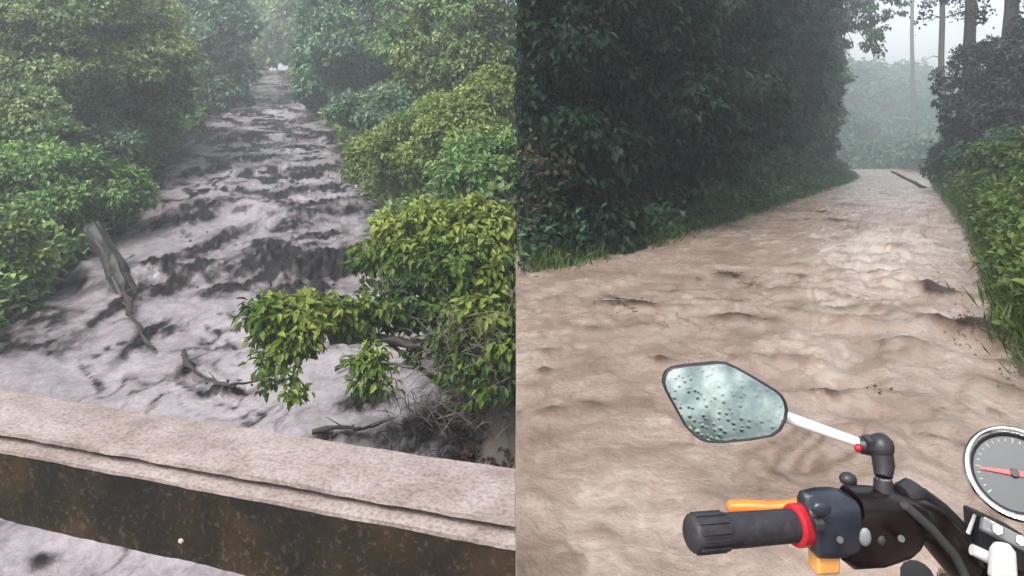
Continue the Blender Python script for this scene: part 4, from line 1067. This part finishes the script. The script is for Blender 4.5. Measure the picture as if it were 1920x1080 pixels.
for (x_, y_) in ((1575, 1012), (1690, 1010)):
    MB().tube([P(x_, y_, .652), P(x_, y_, .633)], [.0034, .0031], 10).build('screw', M['screw'], swo if x_ < 1590 else bike)
MB().loops(rbox_loops([P(1527, 985, .634), P(1545, 984, .634)], None, [.004, .004], [.0052, .0052])).build('turn_switch', M['black_plastic'], swo, True, .001)
MB().tube([P(1668, 945, .668), P(1700, 950, .655), P(1745, 990, .652), P(1790, 1040, .65), P(1815, 1090, .645)], [.0042, .0042, .0042, .0042, .0042], 10).build('switch_cable', M['tyre'], bike)
ck = MB(); ck.tube([P(1606, 935, .69), P(1600, 905, .695), P(1591, 897, .697)], [.0040, .0036, .0050], 10); ck.ball(P(1590, 898, .697), .0075, 12, 8, (1.2, 1, .9)); ck.build('choke_lever', M['black_plastic'], bike)
# the bar itself, with its bend, then over to the other side
hb = [P(1590, 978, .67), P(1660, 966, .675), P(1705, 966, .68), P(1745, 985, .682), P(1780, 1025, .68), P(1815, 1062, .675), P(1870, 1090, .67), P(2010, 1110, .62), P(2080, 1090, .58), P(2130, 1040, .54), P(2200, 1010, .50)]
hbs = []
for i in range(len(hb) - 1):
    for k in range(5):
        t = k / 5; p_1 = hb[max(i - 1, 0)]; p_2, p_3 = hb[i], hb[i + 1]; p_4 = hb[min(i + 2, len(hb) - 1)]
        hbs.append(.5 * ((2 * p_2) + (p_3 - p_1) * t + (2 * p_1 - 5 * p_2 + 4 * p_3 - p_4) * t ** 2 + (3 * p_2 - p_1 - 3 * p_3 + p_4) * t ** 3))
MB().tube(hbs + [hb[-1]], [.0195 if 2 <= i < 26 else .013 for i in range(len(hbs) + 1)], 18).build('handlebar', M['maroon_black'], bike)
MB().tube([hb[-2] + (hb[-1] - hb[-2]) * t for t in (0.1, .2, 1.0, 1.9, 2.0)], [.014, .0175, .0172, .0172, .013], 20).build('grip', M['grip_rubber'], bike)
# cables
cb = [P(1668, 938, .69), P(1690, 920, .70), P(1730, 928, .71), P(1770, 955, .715), P(1808, 992, .715), P(1822, 1030, .71), P(1830, 1090, .70)]
MB().tube(cb, [.0095, .0088, .0075, .0060, .0052, .0050, .0050], 12).build('cable', M['black_plastic'], bike)
MB().tube([P(1690, 930, .685), P(1706, 922, .69), P(1720, 925, .693)], [.011, .013, .009], 12).build('cable_boot', M['black_plastic'], bike)
MB().tube([P(1815, 1000, .70), P(1828, 965, .70)], [.0022, .0016], 8).build('cable_tie', M['white_metal'], bike)
# round gauge, facing back towards the rider
gc = P(1902, 888, .665); gn = np.array([-.42, -.72, .50]); gn = gn / np.linalg.norm(gn)
gx_ = np.cross(np.array([0, 0, 1.0]), gn); gx_ = -gx_ / np.linalg.norm(gx_); gy_ = np.cross(gx_, gn); gy_ = gy_ if gy_[2] > 0 else -gy_
def gd(r, th, dz=0.0, sy=1.0): r = r * .93; return gc + gx_ * r * math.cos(th) + gy_ * r * math.sin(th) * sy + gn * dz
def circ(r, dz, n=48): return [gd(r, 2 * math.pi * k / n, dz, 1.0) for k in range(n)]
MB().loops([circ(.034, -.050), circ(.039, -.035), circ(.0415, -.008), circ(.0425, .000)], True, False).build('gauge_body', M['black_plastic'], bike, True, angle=50)
MB().loops([circ(.0425, -.001), circ(.0462, .002), circ(.0468, .006), circ(.0445, .0115), circ(.0408, .0110), circ(.0392, .007)], False, False).build('gauge_bezel', M['chrome'], bike, True, angle=70)
MB().loops([circ(.0393, .0072), circ(.0372, .0050), circ(.0365, .0024)], False, False).build('gauge_shadow_ring', M['tyre'], bike, True, angle=70)  # black ring standing in for the shadow inside the bezel
gdial = MB().loops([circ(.0388, .0015), circ(.0388, .0022)], True, True).build('gauge_dial', M['dial'], bike, False)
tk = MB()
for k in range(25):
    th = R(225 - k * 270 / 24); L = .0045 if k % 4 == 0 else .0025
    p = gd(.0325, th, .0026); rr = gd(1, th, 0) - gc; rr = rr / np.linalg.norm(rr); sd2 = np.cross(gn, rr)
    tk.box(p, rr * L * .5, sd2 * .00045, gn * .0002)
tk.build('dial_ticks', M['ticks'], gdial, False)
nd = MB(); th = R(-4); rr = gd(1, th) - gc; rr /= np.linalg.norm(rr); sd2 = np.cross(gn, rr)
nd.loops([[gc + rr * q + sd2 * w2 + gn * z for w2, z in ((-wd_, .0034), (wd_, .0034), (wd_, .0050), (-wd_, .0050))] for q, wd_ in ((-.008, .0026), (.028, .0009))])
nd.build('needle', M['needle'], gdial, False)
MB().tube([gc + gn * .0022, gc + gn * .0068], [.0045, .0035], 16).build('needle_hub', M['black_plastic'], gdial)
# bracket plate below the gauge with bolt heads, and the pale upright
def plate(pts, d, th, name, mat, bevel=.0015):
    f = [P(x, y, d + dd) for (x, y, dd) in pts]; k = [p + np.array([0.0, th, -.004]) for p in f]
    return MB().loops([f, k]).build(name, mat, bike, True, bevel)
plate([(1846, 968, .0), (1932, 1012, -.01), (1926, 1036, -.01), (1842, 992, .0)], .645, .006, 'gauge_bracket', M['silver'])
for (x, y) in ((1871, 993), (1915, 1014)):
    MB().tube([P(x, y, .640), P(x, y, .6345)], [.0055, .0050], 6).build('bolt', M['chrome'], bike, True, .0008)
plate([(1862, 1085, 0), (1866, 1030, 0), (1876, 1018, 0), (1896, 1020, 0), (1908, 1036, 0), (1912, 1085, 0)], .628, .010, 'clamp_upright', M['white_metal'], .003)
MB().tube([P(1822, 1030, .655), P(1868, 1052, .650)], [.0052, .0058], 12).build('clamp_bolt', M['white_metal'], bike)
plate([(1838, 965, .02), (1925, 1005, .01), (1925, 1085, .01), (1846, 1085, .02)], .675, .03, 'top_yoke', M['black_plastic'], .004)
# the rest of the machine, below and beside the view: forks, headlamp, wheel, mudguard, tank, seat
hd = np.array([math.sin(R(31)), math.cos(R(31)), 0]); sdv = np.array([math.cos(R(31)), -math.sin(R(31)), 0])
steer = np.array([.525, .70, 0]); axle = steer + hd * .42 + np.array([0, 0, .30])
for sgn in (-1, 1):
    MB().tube([steer + sdv * .085 * sgn + np.array([0, 0, .90]), steer + hd * .2 + sdv * .085 * sgn + np.array([0, 0, .62]), axle + sdv * .085 * sgn], [.017, .019, .024], 14).build('fork', M['black_plastic'], bike)
hl = steer + hd * .10 + np.array([0, 0, .745])
MB().loops([[hl + hd * dz + sdv * r * math.cos(q) + np.array([0, 0, r * math.sin(q)]) for q in np.linspace(0, 2 * math.pi, 29)[:-1]] for dz, r in ((-.06, .035), (-.03, .065), (.03, .075), (.05, .076), (.056, .06))]).build('headlamp', M['black_plastic'], bike)
wl = MB()
for rr_, tr in ((.27, .045),):
    ring = []
    for k in range(40):
        q = 2 * math.pi * k / 40; c0 = axle + hd * rr_ * math.cos(q) + np.array([0, 0, rr_ * math.sin(q)]); ro = hd * math.cos(q) + np.array([0, 0, math.sin(q)])
        ring.append([c0 + ro * tr * math.cos(j) + sdv * tr * math.sin(j) for j in np.linspace(0, 2 * math.pi, 11)[:-1]])
    ring.append(ring[0]); wl.loops(ring, False, False)
wheel = wl.build('wheel', M['tyre'], bike)
spk = MB()
for k in range(6):
    q = math.pi * k / 3; spk.tube([axle, axle + hd * .235 * math.cos(q) + np.array([0, 0, .235 * math.sin(q)])], [.022, .014], 8)
spk.build('spoke', M['silver'], wheel)
MB().loops([[axle + hd * r * math.cos(q) + np.array([0, 0, r * math.sin(q)]) + sdv * s_ for r, s_ in ((.335, -.05), (.35, 0), (.335, .05), (.328, .05), (.343, 0), (.328, -.05))] for q in np.linspace(R(20), R(160), 14)]).build('mudguard', M['tank'], bike)
tk0 = steer - hd * .12
MB().loops([[tk0 - hd * l + sdv * w_ * math.cos(q) + np.array([0, 0, zc_ + h_ * math.sin(q)]) for q in np.linspace(0, 2 * math.pi, 19)[:-1]] for l, w_, zc_, h_ in ((0, .03, .72, .05), (.04, .10, .72, .10), (.18, .13, .73, .11), (.34, .12, .71, .09), (.44, .08, .70, .05))]).build('fuel_tank', M['tank'], bike)
MB().loops([[tk0 - hd * l + sdv * w_ * math.cos(q) + np.array([0, 0, zc_ + h_ * math.sin(q)]) for q in np.linspace(0, 2 * math.pi, 17)[:-1]] for l, w_, zc_, h_ in ((.42, .09, .68, .05), (.6, .13, .67, .06), (.95, .12, .70, .06), (1.1, .08, .72, .04))]).build('seat', M['seat'], bike)
fm = MB(); fm.tube([steer + np.array([0, 0, .80]), steer - hd * .1 + np.array([0, 0, .62]), steer - hd * .45 + np.array([0, 0, .30]), steer - hd * .75 + np.array([0, 0, .32]), steer - hd * .95 + np.array([0, 0, .64])], [.03, .03, .028, .028, .022], 12)
fm.tube([steer + np.array([0, 0, .62]), steer + np.array([0, 0, .92])], [.03, .026], 12)
fm.tube([steer - hd * .75 + np.array([0, 0, .32]), axle - hd * 1.22], [.025, .022], 10); fm.build('frame', M['black_plastic'], bike)
rw = MB(); ax2 = axle - hd * 1.22; ring = []
for k in range(40):
    q = 2 * math.pi * k / 40; ro = hd * math.cos(q) + np.array([0, 0, math.sin(q)]); ring.append([ax2 + ro * .26 + ro * .05 * math.cos(j) + sdv * .05 * math.sin(j) for j in np.linspace(0, 2 * math.pi, 11)[:-1]])
ring.append(ring[0]); rw.loops(ring, False, False); rw.build('wheel', M['tyre'], bike)

# trees behind the viewer, seen only in the mirror
GM = 'trees behind the motorcycle reflected in its mirror'
def tree_at(x, y, h, W, kind, seed, mat, label, cover=.4):
    rng = np.random.default_rng(seed); zg = float(ground(x, y)) - .2
    o = empty(NAMES[kind], (x, y, zg), label, 'tree', GM)
    E = [(np.array([ex * W, ey * W, ez * h]), rx * W, rz * h) for ex, ey, ez, rx, rz in SHAPES[kind]]
    c, d, n, s, v = crown_world(E, .30, cover, rng, back=.6 if cover > .4 else .25)
    obj('trunk', mesh('trunk', np.array(trunk_vf(rng, h * .75, .2, .02, 6, W * .25).v), trunk_vf(np.random.default_rng(seed), h * .75, .2, .02, 6, W * .25).f, True), M['bark'], o)
    obj('crown', leaf_mesh('crown', c, d, n, s, v), M[mat], o)
tree_at(-.08, -16.5, 7.5, 3.3, 'broad', 3, 'leaf_yellow', 'grey-green spreading tree behind the viewer, reflected in the motorcycle mirror', .16)
tree_at(-3.6, -13, 6.0, 4, 'drape', 5, 'leaf_blue', 'creeper-clad tree behind the motorcycle, reflected in its mirror')
tree_at(-2.5, -22, 9, 7, 'broad', 4, 'leaf_blue', 'distant blue-green tree reflected in the motorcycle mirror')

# ------------------------------------------------------------------ the misty air
hz = MB(); hz.box((5, 60, 8), (150, 0, 0), (0, 135, 0), (0, 0, 22))
m, n, o_ = newmat('mist'); pv = n.nodes.new('ShaderNodeVolumePrincipled'); pv.inputs['Color'].default_value = (.84, .94, .97, 1); pv.inputs['Density'].default_value = .0041; pv.inputs['Anisotropy'].default_value = .3
n.links.new(pv.outputs[0], o_.inputs['Volume'])
hzo = hz.build('haze', m, None, False); tag(hzo, 'thin pale mist hanging over the whole valley and road', 'mist', kind='stuff')
